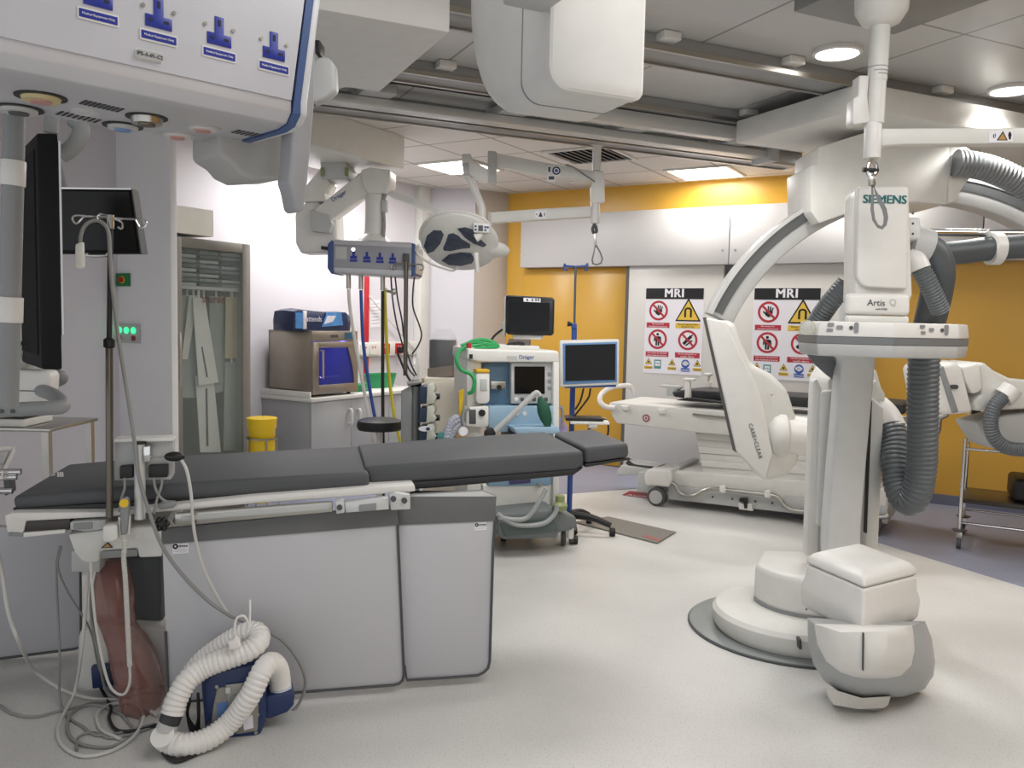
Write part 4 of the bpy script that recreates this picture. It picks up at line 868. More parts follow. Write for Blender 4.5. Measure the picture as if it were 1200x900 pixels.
def strap(par, pts, sw, m, v, hooky, D, n1='strap'):
    P = cat([Vector(CF.px(x,y,D)) for x,y in pts],5); R = []
    b = MB(CF)
    for i, p in enumerate(P):
        t = (P[min(i+1,len(P)-1)]-P[max(i-1,0)]).normalized(); nx = Vector((-t.z,0,t.x))*.0018
        R.append([tuple(p+nx+Vector((0,-sw,0))),tuple(p+nx+Vector((0,sw,0))),tuple(p-nx+Vector((0,sw,0))),tuple(p-nx+Vector((0,-sw,0)))])
    b.sect(R); return b.build(n1, m, par)
lp = thing('hanging_strap', CF.w(*CF.px(1026,268,PD)), 'grey loop strap hanging on a swivel in front of the lettered detector tower', 'strap')
GS = mat('grey_webbing','#77787a',.7)
b = MB(CF)
OUT = [(1021,214),(1021,232),(1020,245),(1022,258),(1028,267),(1034,269),(1039,264),(1041,255),(1039,244),(1032,232),(1026,222),(1024,214)]
IN = [(1023.5,220),(1024,232),(1024,244),(1025.5,256),(1029,263),(1033,265),(1035,262),(1035.5,255),(1033.5,246),(1028,235),(1025,226),(1024,220)]
R = [[b.P(p) for p in q] for q in (CF.poly(OUT,PD),CF.poly(OUT,PD+.006),CF.poly(IN,PD+.006),CF.poly(IN,PD))]; b.loft(R, closed=True); b.build('strap', GS, lp)
b = MB(CF); b.slab([(1019.5,206),(1026,206),(1027,217),(1020,217)], PD-.012, PD+.012); b.build('buckle', STEEL, lp, .003)
b = MB(CF); b.tube([CF.px(x,y,PD) for x,y in ((1022,187),(1018,193),(1017,202),(1021,208),(1026,203),(1027,194),(1022,188))], .008, 8); b.build('swivel', CHROME, lp)
b = MB(CF); b.cyl(CF.px(1011,199,PD),CF.px(1029,200,PD),.009); b.build('swivel_pin', BLACK, lp)
q = GF.z(1050,14,CEIL-.1)
b = MB(GF); b.box(q[0]-.36,q[0]+.22,q[1]-.3,q[1]+.2,CEIL-.1,CEIL-.002); t = b.build('ceiling_track', mat('track_grey','#8e8e8d',.45,.3), None, .008); tag(t,'grey ceiling track plate that carries the right strap pole','track')
# ================================================================== SURGICAL LAMP BOOM (second pole)
BD = 6.3
sp = thing('boom_pole', CF.w(*CF.px(697,262,BD)), 'slim white ceiling pole with two long boom arms in front of the yellow wall', 'ceiling pole')
b = MB(CF); b.lathe(CF.px(698,157,BD),(0,0,-1),[(-.03,.14),(0,.14),(.02,.13),(.05,.08),(.09,.06),(.1,.03)],36); b.build('dome', WHITE, sp)
b = MB(CF); b.slab([(671,155),(716,158),(716,163),(690,165),(672,162)], BD-.1, BD+.1); b.build('ceiling_plate', WHITE2, sp, .004)
b = MB(CF); b.cyl(CF.px(699.5,168,BD),CF.px(699,200,BD),.032); b.build('upper_tube', WHITE, sp)
b = MB(CF); b.slab([(696,199),(708,200),(709,237),(693,238),(692,219),(695,215)], BD-.04, BD+.04); b.build('joint_block', WHITE, sp, .012, 3)
b = MB(CF); b.cyl(CF.px(697.5,236,BD),CF.px(697,262,BD),.034); b.build('lower_tube', WHITE, sp, .003)
b = MB(CF); b.slab([(576,178),(650,192.5),(700,201),(700,213),(640,206),(576,194)], BD-.035, BD+.035); u = b.build('upper_arm', WHITE2, sp, .01)
b = MB(CF); b.slab([(571.5,176),(582,177),(582,213),(579,216),(573,215),(571,212)], BD-.05, BD+.05); b.build('arm_elbow', LGREY, u, .012, 3)
b = MB(CF); b.slab([(574,249),(640,244),(693,241.5),(693,254),(640,257.5),(574,261)], BD-.035, BD+.035); l = b.build('lower_arm', WHITE2, sp, .008)
b = MB(CF); b.slab([(572.5,248),(575.5,248),(575.5,262),(572.5,262)], BD-.045, BD+.045); b.build('arm_end', LGREY, l, .006)
b = MB(CF); b.tube([CF.px(x,y,BD-.05) for x,y in ((663,193),(672,196),(684,204),(697,213))], .006, 8); b.build('loose_cable', CABLEG, u)
def sticker(fr, par, x0, y0, x1, y1, v, kind):
    s = MB(fr).slab([(x0,y0),(x1,y0),(x1,y1),(x0,y1)], v-.003, v).build('sticker', SIGNW, par)
    if kind == 'ring':
        p = fr.px((x0+x1)/2,(y0+y1)/2,v-.005); MB(fr).disc(p,.03,.002,22,.02).build('printed_ring', SIGNK, s); MB(fr).disc((p[0],p[1],p[2]),.012,.002,14).build('printed_dot', SIGNB, s)
    elif kind == 'tri':
        MB(fr).slab([(x0+(x1-x0)*.3,y1-1.5),((x0+x1)/2,y0+1),(x0+(x1-x0)*.7,y1-1.5)], v-.005, v-.003).build('printed_triangle', SIGNK, s)
        MB(fr).slab([(x1-2.4,y0+2),(x1-1.4,y0+2),(x1-1.4,y1-2),(x1-2.4,y1-2)], v-.005, v-.003).build('printed_figure', SIGNK, s)
        MB(fr).slab([(x0+1,y0+4),(x0+2.4,y0+3),(x0+2.4,y1-3)], v-.005, v-.003).build('printed_arrow', SIGNK, s)
    else:
        MB(fr).slab([(x0+1.5,y0+2),(x1-1.5,y0+2),(x1-1.5,y1-2),(x0+1.5,y1-2)], v-.005, v-.003).build('printed_sign', DGREY, s)
    return s
sticker(CF,u,647.5,194,656.5,206,BD-.036,'ring'); sticker(CF,u,641,193.5,646.5,203.5,BD-.036,'box'); sticker(CF,u,641.5,204.5,651,212.5,BD-.038,'box')
sticker(CF,l,627,247,640,255.5,BD-.036,'tri')
ls = thing('hanging_strap', CF.w(*CF.px(698,310,BD)), 'grey loop strap hanging on a hook from the slim boom pole', 'strap')
b = MB(CF); OUT = [(697,288),(695,297),(693,304),(694,309.5),(699,311.5),(705,309),(707,303),(704,295),(699,286)]; IN = [(697.5,291),(696.3,298),(694.8,304),(695.6,308),(699,309.5),(703.6,307.5),(705,303),(702.4,296),(698.6,289)]
R = [[b.P(p) for p in q] for q in (CF.poly(OUT,BD),CF.poly(OUT,BD+.012),CF.poly(IN,BD+.012),CF.poly(IN,BD))]; b.loft(R, closed=True); b.build('strap', GS, ls)
b = MB(CF); b.tube([CF.px(x,y,BD) for x,y in ((697,262),(694.5,268),(696,273),(699,271),(698,264))], .012, 8); b.build('swivel', DGREY, ls)
b = MB(CF); b.slab([(695.5,273),(699,273),(699.5,287),(696.5,289)], BD-.01, BD+.01); b.build('hook', STEEL, ls, .003)
# ---------------------------------------------------------------- lamp head with its own arm
LD = 6.15
lm = thing('surgical_lamp', CF.w(*CF.px(537,300,LD)), 'round white surgical lamp with four dark light fields on a bent arm', 'lamp')
b = MB(CF); b.slab([(541,180),(552,180),(554,188),(572,198),(572,213),(566,214),(547,203),(541,194)], LD-.04, LD+.04); b.build('arm_head', WHITE, lm, .012, 3)
b = MB(CF); b.slab([(542,192),(549,190),(550,204),(543,206)], LD-.05, LD-.02); b.build('joint', LGREY, lm, .008)
b = MB(CF); b.tube([CF.px(x,y,LD) for x,y in ((544,204),(549,209),(557,224),(563,238),(565,246),(565,262))], .026, 12, 6); b.build('bent_arm', WHITE, lm)
o_ = at(538,286,LD); LV = Vector((.06,.64,.766)).normalized(); LU = Vector((1,0,-.08)).normalized()
LF = Plane(o_, LU, LU.cross(LV)); Rl = .285
b = MB(LF); b.lathe((0,0,0),(0,1,0),[(0,.02),(0,Rl*.95),(.012,Rl),(.035,Rl),(.06,Rl*.88),(.075,Rl*.4),(.078,.01)],44); hd = b.build('head', WHITE2, lm, 0, 2, 50)
tl = MB(LF); tl.plan([(.18,-.0),(.19,.05),(.33,.045),(.34,.0)],-.10,.02) if False else tl.ell((.27,.03,-.05),.10,.04,.07); tl.build('tail', WHITE2, lm)
PODM = mat('led_field','#3b4354',.25, var=.5, scale=40, bump=.4)
for pg in ([(496.5,289),(500,277),(508,270.5),(517,271),(520,276),(516,286),(508,295),(501,297.5)],[(525,275.5),(531,274),(537,277),(541,281),(551,287),(551,291),(540,292),(528,294.5),(520,294),(519,291),(522,285)],[(536,268.5),(545,267),(556,270.5),(563,281),(570,288),(566,290),(555,286),(545,279)],[(517.5,306),(526,299),(540,296.5),(552,297.5),(556,304),(553,309),(540,312),(526,311)]):
    MB(LF).slab(pg, -.008, .002).build('light_field', PODM, hd, .003)
b = MB(LF); b.tube([LF.px(x,y,.0) for x,y in ((491,287),(487.5,293),(492,300),(505,309),(522,315),(531,317),(536,312.5))], .010, 8); b.build('grab_rail', WHITE, lm)
b = MB(LF); b.tube([(Rl*1.02*math.cos(a),.03,Rl*1.02*math.sin(a)) for a in [math.radians(t) for t in range(40,185,12)]], .010, 8, 3); b.build('grab_rail', WHITE, lm)
b = MB(CF); b.slab([(554.5,261),(574,262),(573,273),(555,272)], LD-.2, LD-.16); cu = b.build('control_unit', WHITE, lm, .004)
b = MB(CF); b.slab([(560.5,264),(566,264.2),(566,271),(560.5,270.8)], LD-.204, LD-.2); b.build('display', DGREY, cu)
for x, y in ((556.2,264),(556.2,268),(567.6,265),(570.5,265.2),(567.6,268.6)):
    b = MB(CF); b.slab([(x,y),(x+2.3,y+.1),(x+2.3,y+2.3),(x,y+2.2)], LD-.204, LD-.2); b.build('key', BLUEP, cu)
b = MB(CF); b.tube([CF.px(x,y,LD-.15) for x,y in ((563,272),(560,277),(557,279))], .03, 12, 4); b.build('arm_knuckle', WHITE, lm)
b = MB(CF); b.cyl(CF.px(557.5,296,LD-.12),CF.px(559.5,319,LD-.12),.019,.015); b.build('sterile_handle', WHITE2, lm, .002)
# ================================================================== FAR PENDANT
FD = 6.2; FP = Fr((0,FD,0), 94)
fp_ = thing('ceiling_pendant', FP.w(*FP.px(437,326,0)), 'small silver medical pendant in the background with four blue sockets and hoses', 'pendant')
def fs(pts, v0, v1, nm, m, par=fp_, bev=.008, seg=3): return MB(FP).slab(pts, v0, v1).build(nm, m, par, bev, seg)
hz = fs([(386,283),(391,280),(483,284),(488,288),(488,318),(484,325.5),(391,320),(385,313)], 0, .30, 'housing', mat('silver_lacquer','#c6c6cb',.34,.25), bev=.02)
ff = fs([(391,286),(482.5,290),(482.5,317),(391,313.5)], -.004, .004, 'front_panel', mat('satin_panel_grey','#9a9aa0',.4,.2), bev=.001)
fs([(482.5,284.5),(486.5,286),(486.5,322),(482,325)], -.008, .28, 'blue_edge', BLUES, bev=.004)
fs([(384,286),(388.5,281),(391,283),(391,320.5),(388,321),(383.5,314)], -.008, .28, 'blue_edge', BLUES, bev=.006)
fs([(393,288.7),(406.3,289.3),(406.3,304),(393,303.5)], -.007, -.003, 'blank_plate', LGREY, ff, .001)
FT = FP
for x in (414.5,430,445.3,460.3):
    q = FP.px(x,301.3+(x-414)*.045,-.004); o = MB(FP).prism([(q[0]+a*.098,-.010,q[2]+c*.098) for a,c in ((-.25,-.13),(.25,-.13),(.25,.09),(.09,.09),(.09,.42),(-.09,.42),(-.09,.09),(-.25,.09))],(0,.006,0)).build('socket', BLUEP, ff)
    MB(FP).box(q[0]-.028,q[0]+.028,-.008,-.004,q[2]-.034,q[2]-.018).build('caption_plate', BLUEP, ff)
q = FP.px(414,292.3,-.004); MB(FP).disc((q[0],-.008,q[2]),.012,.004,14).build('indicator', mat('white_indicator','#ffffff',.3, emit='#e8e4ff', es=6), ff)
fs([(472,296.5),(479,297),(479,307),(472,306.5)], -.03, -.004, 'pole_mount', DGREY, ff, .004)
b = MB(FP); b.lathe(FP.px(438,275,.14),(0,0,-1),[(-.03,.07),(0,.075),(.03,.11),(.055,.13),(.06,.12)],32); b.build('collar', WHITE, fp_)
b = MB(FP); b.cyl(FP.px(440.5,208,.14),FP.px(438.5,276,.14),.073,n=30); b.build('column', WHITE2, fp_)
fs([(423,199),(433,196),(457,199),(457,214),(452,226),(430,226),(424,214)], .03, .25, 'column_head', WHITE2)
ar = fs([(365,248),(424,201),(433,197.5),(433,224),(384,261),(366,260)], .06, .20, 'spring_arm', WHITE2)
p, q = FP.px(391.5,233,.055), FP.px(402.5,226,.055); text('lettering','Dräger',FP,(p[0]+q[0])/2,.056,(p[2]+q[2])/2,.045,mat('blue_letters','#24408c',.4),ar,rot=math.atan2(q[2]-p[2],q[0]-p[0]))
fs([(364,246),(386,252),(389,262),(386,273),(365,271)], .05, .22, 'arm_bracket', LGREY)
fs([(358,236),(372,236),(394,250),(395,296),(352,297),(346,285),(345,250)], .12, .34, 'lift_motor', WHITE, bev=.02)
fs([(352,236),(358,218),(376,196),(379,205),(386,214),(380,226),(381,236)], .08, .3, 'link', WHITE2)
fs([(375,189),(405,190),(409,199),(407,210),(378,210),(376,200)], .05, .3, 'pivot', LGREY)
for x in (377.5,406): fs([(x-2,196),(x+2,196),(x+2,206),(x-2,206)], .035, .06, 'green_cap', mat('olive_green','#7d8a55',.5), bev=.003)
fs([(378,184),(405,185.5),(405,191),(378,190)], .08, .3, 'pivot_collar', WHITE2)
fs([(376,288),(383,289),(383,293),(376,292)], .0, .04, 'side_knob', BLACK, bev=.003)
q0, q1 = GF.z(385,142,CEIL), GF.z(457,160,CEIL)
b = MB(GF); zc_ = CEIL-.19
A = WB.loc(onz(386,142,CEIL-.02)); Bq = WB.loc(onz(456,160,CEIL-.02))
b = MB(WB); b.box(A[0]-.5,A[0]+.12,A[1]-.35,Bq[1]+.12,CEIL-.25,CEIL-.001); b.build('ceiling_plinth', WHITE2, fp_, .006)
# thin arm that reaches right
fs([(453,226),(460,223),(500,238),(528,250),(532,256),(500,247),(461,233)], .1, .2, 'side_arm', WHITE2)
b = MB(FP); b.tube([FP.px(x,y,.1) for x,y in ((452,226),(449,236),(449,246),(450,262),(449,280))], .014, 8); b.build('side_cable', CABLEG, fp_)
fs([(446.5,234),(453,234),(453,248),(446.5,248)], .08, .14, 'cable_gland', LGREY)
for x in (408.5,423,448.5):
    y = 320.5+(x-392)*.052; b = MB(FP); b.cyl(FP.px(x,y,.1),FP.px(x,y+17,.1),.018); b.build('hose_connector', STEEL, fp_)
def drop(nm, pts, r, m, label, v=.1, cat_='hose'):
    b = MB(FP); b.tube([FP.px(x,y,(k[0] if k else v)) for x,y,*k in pts], r, 8, 6); return tag(b.build(nm, m), label, cat_)
drop('gas_hose', [(408.5,339),(410,360),(416,400),(428,465),(438,525),(445,600,.3)], .013, mat('white_gas_hose','#d8d4cf',.5), 'white gas hose hanging from the left of the small far pendant')
drop('gas_hose', [(423,340),(424,370),(426,405),(434,460),(445,525),(450,600,.3)], .013, mat('blue_gas_hose','#244c9c',.5), 'blue gas hose hanging from the small far pendant')
drop('gas_hose', [(448.5,341),(448.5,400),(448.5,460),(449,530),(449,600,.3)], .013, mat('black_gas_hose','#1b1b1c',.5), 'black gas hose hanging straight down from the small far pendant')
drop('gas_hose', [(451,338,.16),(452,375,.16),(455,430,.16),(461,480,.16),(469,518,.16),(480,560,.2)], .013, mat('yellow_gas_hose','#dccb3a',.5), 'yellow gas hose hanging from the small far pendant')
for pts, l in (([(458,322),(460,350),(465,380),(472,405),(478,430),(486,441)],'black wire left of the far drip pole, curving down to the syringe pumps'),([(463,324),(466,350),(471,375),(474,400),(481,425),(488,440)],'second black wire close beside the far drip pole'),([(486,322),(484,340),(484,360),(491,380),(494,393),(490,405),(483,415)],'brown black wire curving to the right of the far drip pole')):
    drop('wire', pts, .006, CABLEB, l, .05, 'wire')
sd = thing('drip_pole', FP.w(*FP.px(479,440,-.02)), 'slim grey drip pole with hooks fixed to the small far pendant', 'pole')
b = MB(FP); b.cyl(FP.px(476,306,-.03),FP.px(475,440,-.03),.016); b.build('tube', mat('dark_steel','#6d6860',.32,.8), sd)
for pts in ([(476,309.5),(462,309),(459,312),(459,315),(462,316),(463,312)],[(476,309.5),(492,310),(496,312),(495.5,316),(492,316),(491,312)]):
    b = MB(FP); b.tube([FP.px(x,y,-.03) for x,y in pts], .006, 7); b.build('hook', STEEL, sd)
b = MB(FP); b.tube([FP.px(x,y,-.03) for x,y in ((451,338),(454,341),(458,342))], .01, 8); b.ell(FP.px(461,342,-.03),.022,.02,.025,14,10); b.build('clamp', STEEL, sd)
# ================================================================== TALL STORAGE CABINET (left wall)
def W(pts, v0, v1, nm, m, par, bev=.003, seg=2, fr=WL): return MB(fr).slab(pts, v0, v1).build(nm, m, par, bev, seg)
CV = -.42; cL, cR = WL.px(200,400,CV)[0], WL.px(290.5,400,CV)[0]; cT = WL.px(245,281,CV)[2]
sc = thing('storage_cabinet', WL.w((cL+cR)/2,-.2,0), 'tall taupe steel cabinet with a glass door and hanging packs', 'cabinet')
TAUPE = mat('taupe_steel','#86827b',.45,.1)
for a in ((cL,cL+.02,CV,-.001,0,cT),(cR-.02,cR,CV,-.001,0,cT),(cL,cR,CV,-.001,cT-.02,cT),(cL,cR,CV,-.001,0,.06),(cL,cR,-.02,-.001,.06,cT)):
    MB(WL).box(*a).build('carcass', TAUPE, sc, .002)
dr = MB(WL); fw = .075
dro = MB(WL).prism(rr(cL+.01,cR-.002,.07,cT-.01,.004,2,CV-.022),(0,.001,0)).build('door', mat('cabinet_glass','#aeb9b5',.06, trans=0, alpha=.16, var=0), sc)
for a in ((cL+.005,cL+fw,.06,cT-.005),(cR-fw,cR,.06,cT-.005),(cL+fw,cR-fw,cT-fw,cT-.005),(cL+fw,cR-fw,.06,.06+fw)):
    MB(WL).box(a[0],a[1],CV-.03,CV-.001,a[2],a[3]).build('door_frame', TAUPE, dro, .004)
MB(WL).tube([(cL+.04,CV-.032,1.32),(cL+.04,CV-.055,1.34),(cL+.04,CV-.055,1.0),(cL+.04,CV-.032,1.02)],.007,8,3).build('handle', STEEL, dro)
for z in (1.85,1.15,.4): MB(WL).cyl((cR+.004,CV-.01,z),(cR+.004,CV-.01,z+.03),.008).build('hinge', BLACK, dro)
zs = WL.px(245,338,CV+.03)[2]
MB(WL).box(cL+.02,cR-.02,CV+.03,-.02,zs-.012,zs+.012).build('shelf', LGREY, sc)
MB(WL).box(cL+.02,cR-.02,-.06,-.03,.06,cT-.02).build('back_panel', mat('cabinet_back','#5d615f',.6), sc)
for k in range(3):
    for i in range(9):
        x = cL+.1+k*.2; g = thing('steel_tray', WL.w(x+.08,-.2,zs+.014+i*.034), ['flat steel tray in the left pile on the cabinet top shelf','flat steel tray in the middle pile on the cabinet top shelf','flat steel tray in the right pile on the cabinet top shelf'][k], 'tray', 'piled trays on the cabinet top shelf, '+['left','middle','right'][k]) if i == 0 and k == 0 else None
        b = MB(WL); b.box(x,x+.17,CV+.06,-.08,zs+.014+i*.034,zs+.014+i*.034+.022); o = b.build('steel_tray', [mat('tray_light','#b7bbb8',.4),mat('tray_dark','#4c5352',.5),mat('tray_mid','#8e9592',.4)][(i*7+k)%3] , None, .004)
        if g: bpy.data.objects.remove(g)
        tag(o, ['flat steel tray in the left pile on the cabinet top shelf','flat steel tray in the middle pile on the cabinet top shelf','flat steel tray in the right pile on the cabinet top shelf'][k], 'tray', 'trays on the cabinet top shelf, '+['left pile','middle pile','right pile'][k])
PAPER = mat('pouch_paper','#dcded9',.6, var=.08, scale=8); FILM = mat('pouch_film','#b9c4bf',.25, var=.15, scale=10, alpha=.75); PCREAM = mat('pouch_cream','#c9bd9d',.55)
def pouch(pts, v, m, label, rod=None):
    o = MB(WL).slab(pts, v, v+.006).build('sterile_pouch', m); tag(o, label, 'pouch', 'long packs hanging inside the cabinet')
    if rod: MB(WL).slab(rod, v-.003, v).build('instrument', DGREY, o)
    x = sum(p[0] for p in pts[:2])/2; y = min(p[1] for p in pts)
    p = WL.px(x,y,v); MB(WL).box(p[0]-.008,p[0]+.008,v-.001,v+.007,p[2]-.005,zs-.013).build('hanging_tab', WHITE, o)
pouch([(226,349),(240,349),(256,448),(233,452)], CV+.06, PAPER, 'white paper pack hanging in front in the cabinet, wide middle one', [(236,406),(237.5,406),(244,442),(242,442)])
pouch([(222,346),(232,346),(220,421),(213,421)], CV+.09, PAPER, 'narrow white pack slanting left in the cabinet')
pouch([(229,440),(250,440),(259,530),(235,530)], CV+.1, PAPER, 'long white pack low in the cabinet behind the front one', [(241,455),(243,455),(244.5,523),(242,523)])
pouch([(213,346),(226,346),(232,466),(213,466)], CV+.13, FILM, 'clear film pack at the left inside the cabinet')
pouch([(245,347),(262,347),(263,458),(248,462)], CV+.15, FILM, 'clear film pack right of the middle inside the cabinet')
pouch([(265,348),(279,348),(278,420),(264,420)], CV+.10, PCREAM, 'cream pack hanging at the right inside the cabinet')
pouch([(264,424),(279,424),(279,528),(262,528)], CV+.12, FILM, 'tall clear pack low at the right inside the cabinet')
text('lettering','sterile',WL,WL.px(250,351,CV-.02)[0],CV-.024,WL.px(250,351,CV)[2],.085,mat('brown_letters','#6b4a3c',.5),dro)
# ================================================================== COUNTER
q = WL.px(365,467,-.60); kU, kZ = q[0], q[2]; kE = WL.px(500,455,-.60)[0]
ct_ = thing('base_cabinet', WL.w((kU+kE)/2,-.3,0), 'pale grey base cabinet with white handles under the worktop', 'cabinet')
GREYL = mat('grey_laminate','#a9abae',.5, var=.03)
MB(WL).box(kU+.02,kE,-.56,-.001,.08,kZ-.035).build('carcass', GREYL, ct_, .002)
MB(WL).box(kU+.04,kE,-.5,-.001,0,.08).build('plinth', DGREY, ct_)
e1, e2 = WL.px(412,490,-.58)[0], WL.px(456,485,-.58)[0]
for a, c, hx in ((kU+.02,e1,409),(e1,e2,419),(e2,kE,None)):
    d = MB(WL).box(a+.002,c-.002,-.578,-.561,.09,kZ-.04).build('door', GREYL, ct_, .002)
    if hx:
        p = WL.px(hx,480,-.58); MB(WL).tube([(p[0],-.578,p[2]+.0),(p[0],-.61,p[2]-.0),(p[0],-.615,p[2]-.06),(p[0],-.61,p[2]-.12),(p[0],-.578,p[2]-.12)],.012,8,4).build('handle', WHITE, d)
wt = MB(WL).box(kU,kE,-.60,-.001,kZ-.035,kZ).build('worktop', WHITE, None, .006); tag(wt,'white worktop along the left wall, under the steel warming cabinet','worktop')
MB(WL).box(kU,kU+.02,-.58,-.001,kZ,kZ+.05).build('upstand', WHITE, wt, .003)
# steel warming cabinet
s0 = WL.px(364,463,-.55)[0]; s1_ = WL.px(417,460,-.55)[0]; sz = WL.px(364,388,-.55)[2]
wc = thing('warming_cabinet', WL.w((s0+s1_)/2,-.3,kZ), 'stainless steel warming cabinet with a blue lit window on the worktop', 'warming cabinet')
SST = mat('stainless','#a39b90',.36,.75)
for a in ((s0,s1_,-.08,-.06,kZ+.02,sz),(s0,s0+.015,-.55,-.06,kZ+.02,sz),(s1_-.015,s1_,-.55,-.06,kZ+.02,sz),(s0,s1_,-.55,-.06,sz-.015,sz),(s0,s1_,-.55,-.06,kZ+.02,kZ+.035)):
    MB(WL).box(*a).build('shell', SST, wc, .002)
MB(WL).box(s0,s1_,-.565,-.55,sz-.085,sz).build('control_strip', SST, wc, .002)
p = WL.px(404,390,-.566); MB(WL).box(p[0],p[0]+.13,-.568,-.565,sz-.07,sz-.012).build('display', mat('blue_display','#2c5f7d',.3), wc)
MB(WL).box(p[0]-.17,p[0]-.08,-.568,-.565,sz-.055,sz-.03).build('maker_plate', DGREY, wc)
zt_ = sz-.09; d = MB(WL).box(s0+.003,s0+.07,-.575,-.552,kZ+.025,zt_).build('door', SST, wc, .002)
MB(WL).box(s0+.07,s1_-.003,-.575,-.552,kZ+.025,kZ+.10).build('door_rail', SST, d, .002); MB(WL).box(s0+.07,s1_-.003,-.575,-.552,zt_-.05,zt_).build('door_rail', SST, d, .002)
n = 10; cx = s1_-.003; arcp = [(cx,kZ+.10)]+[(cx,zt_-.05)]+[(cx-.13+.08*math.sin(PI/2*i/n),0,zt_-.05-(zt_-.05-kZ-.1)*(i/n)) for i in range(n+1)]
MB(WL).prism([(a[0],-.575,a[-1]) for a in arcp],(0,.023,0)).build('door_stile', SST, d)
MB(WL).box(s0+.07,s1_-.02,-.562,-.558,kZ+.10,zt_-.05).build('window', mat('blue_glass','#4b55c8',.08, alpha=.25, var=0), d)
MB(WL).tube([(s0+.085,-.575,zt_-.07),(s0+.085,-.605,zt_-.07),(s0+.085,-.605,kZ+.16),(s0+.085,-.575,kZ+.16)],.011,8,1).build('handle', CHROME, d)
MB(WL).box(s0+.02,s1_-.02,-.09,-.085,kZ+.04,sz-.02).build('lit_back', mat('blue_glow','#1d22b0',.5, emit='#2a30ff', es=.55), wc)
for i in range(10):
    x = s0+.1+i*.03; MB(WL).cyl((x,-.5,kZ+.06),(x,-.5,kZ+.16),.003,n=6).build('basket_wire', STEEL, wc)
for z in (kZ+.06,kZ+.16): MB(WL).cyl((s0+.08,-.5,z),(s0+.4,-.5,z),.004,n=6).build('basket_wire', STEEL, wc)
for x in (s0+.04,s1_-.04): MB(WL).cyl((x,-.5,kZ),(x,-.5,kZ+.022),.018).build('foot', BLACK, wc)
l = bpy.data.lights.new('blue_tube','POINT'); l.energy = 1.2; l.color = (.15,.15,1); l.shadow_soft_size = .03
lo = bpy.data.objects.new('blue_tube', l); COL.objects.link(lo); lo.location = WL.w(s1_-.1,-.35,sz-.08)
# pack of wipes on top
pk = MB(WL); rings = []
a0, a1 = WL.px(336,372,-.40)[0], WL.px(404,372,-.40)[0]
for i, (t, h, dd) in enumerate(((0,.08,.11),(.01,.165,.12),(.12,.185,.125),(.3,.175,.125),(.5,.165,.125),(.7,.165,.12),(.9,.17,.12),(.98,.14,.115),(1,.07,.1))):
    x = a0+(a1-a0)*t; rings.append([(x,-.36-dd*c1,sz+.001+h*c2) for c1,c2 in ((1,0),(1.05,.5),(.9,.95),(0,1),(-.9,.95),(-1.05,.5),(-1,0))])
pk.sect(rings); pw = pk.build('wipes_pack', mat('deep_blue_wrapper','#16284f',.25, var=.2, scale=6), None, 0, 2, 60); tag(pw,'dark blue plastic pack of wipes lying on the warming cabinet','pack')
MB(WL).box(a0+.09,a0+.13,-.497,-.486,sz+.015,sz+.165).build('white_band', SIGNW, pw, .004)
MB(WL).box(a0+.01,a0+.085,-.495,-.484,sz+.02,sz+.15).build('blue_picture', mat('wrapper_blue','#4f8fd0',.3, var=.4, scale=20), pw)
MB(WL).slab([(384,366),(400,366),(402,381),(378,383)], -.498,-.488).build('blue_picture', mat('wrapper_blue','#4f8fd0',.3, var=.4, scale=20), pw)
MB(WL).slab([(384,370),(394,370),(390,377),(380,380)], -.500,-.497).build('printed_cloth', SIGNW, pw)
q = WL.px(368,374,-.5); text('lettering','attends',WL,q[0],-.5,q[2],.062,SIGNW,pw)
# ================================================================== SHARPS BIN
p = at(307,500,6.15); c = (p.x,p.y)
sb = thing('clinical_bin', (p.x,p.y,0), 'round yellow plastic clinical bin beside the tall cabinet', 'bin')
zt_ = at(307,487,6.15).z
MB().lathe((p.x,p.y,.12),(0,0,1),[(0,.075),(.01,.085),(zt_-.12-.10,.097),(zt_-.12-.09,.104),(zt_-.12-.03,.106)],32).build('bucket', YELP, sb)
MB().lathe((p.x,p.y,zt_-.035),(0,0,1),[(0,.108),(.018,.11),(.022,.1),(.02,.02)],32).build('lid', YELP, sb)
b = MB(); zz = at(307,514,6.15).z; b.lathe((p.x,p.y,zz),(0,0,1),[(0,.106),(0,.112),(.012,.112),(.012,.106),(0,.106)],28); b.build('stand_ring', STEEL, sb)
for a in (.6,2.2,3.9,5.3): MB().cyl((p.x+.108*math.cos(a),p.y+.108*math.sin(a),zz),(p.x+.13*math.cos(a),p.y+.13*math.sin(a),0),.006,n=8).build('stand_leg', STEEL, sb)
# ================================================================== WALL FITTINGS
es = thing('emergency_stop', NB.w(*NB.px(145.5,335,-.0)), 'green square plate with a red stop button on the grey wall', 'switch')
k = NB.px(138.7,320.5,-.001); k2 = NB.px(153,335.5,-.001)
MB(NB).rrect(k[0],k2[0],k2[2],k[2],-.02,-.001,.003).build('plate', mat('stop_green','#1f7a46',.5), es)
mu, mw = (k[0]+k2[0])/2, (k[2]+k2[2])/2
MB(NB).disc((mu+.005,-.026,mw),.026,.006,22).build('yellow_ring', YELP, es); MB(NB).prism([(mu+.005+.018*math.cos(a),-.045,mw+.018*math.sin(a)) for a in [2*PI*i/20 for i in range(20)]],(0,.02,0)).build('button', RED, es)
k = NB.px(138.5,379,-.001); k2 = NB.px(165,402.5,-.001); du, dw = k2[0]-k[0], k[2]-k2[2]
ip = thing('indicator_panel', NB.w((k[0]+k2[0])/2,-.01,k2[2]), 'small white panel with three green lamps over two red ones', 'indicator panel')
MB(NB).rrect(k[0],k2[0],k2[2],k[2],-.02,-.001,.004).build('box', LGREY, ip)
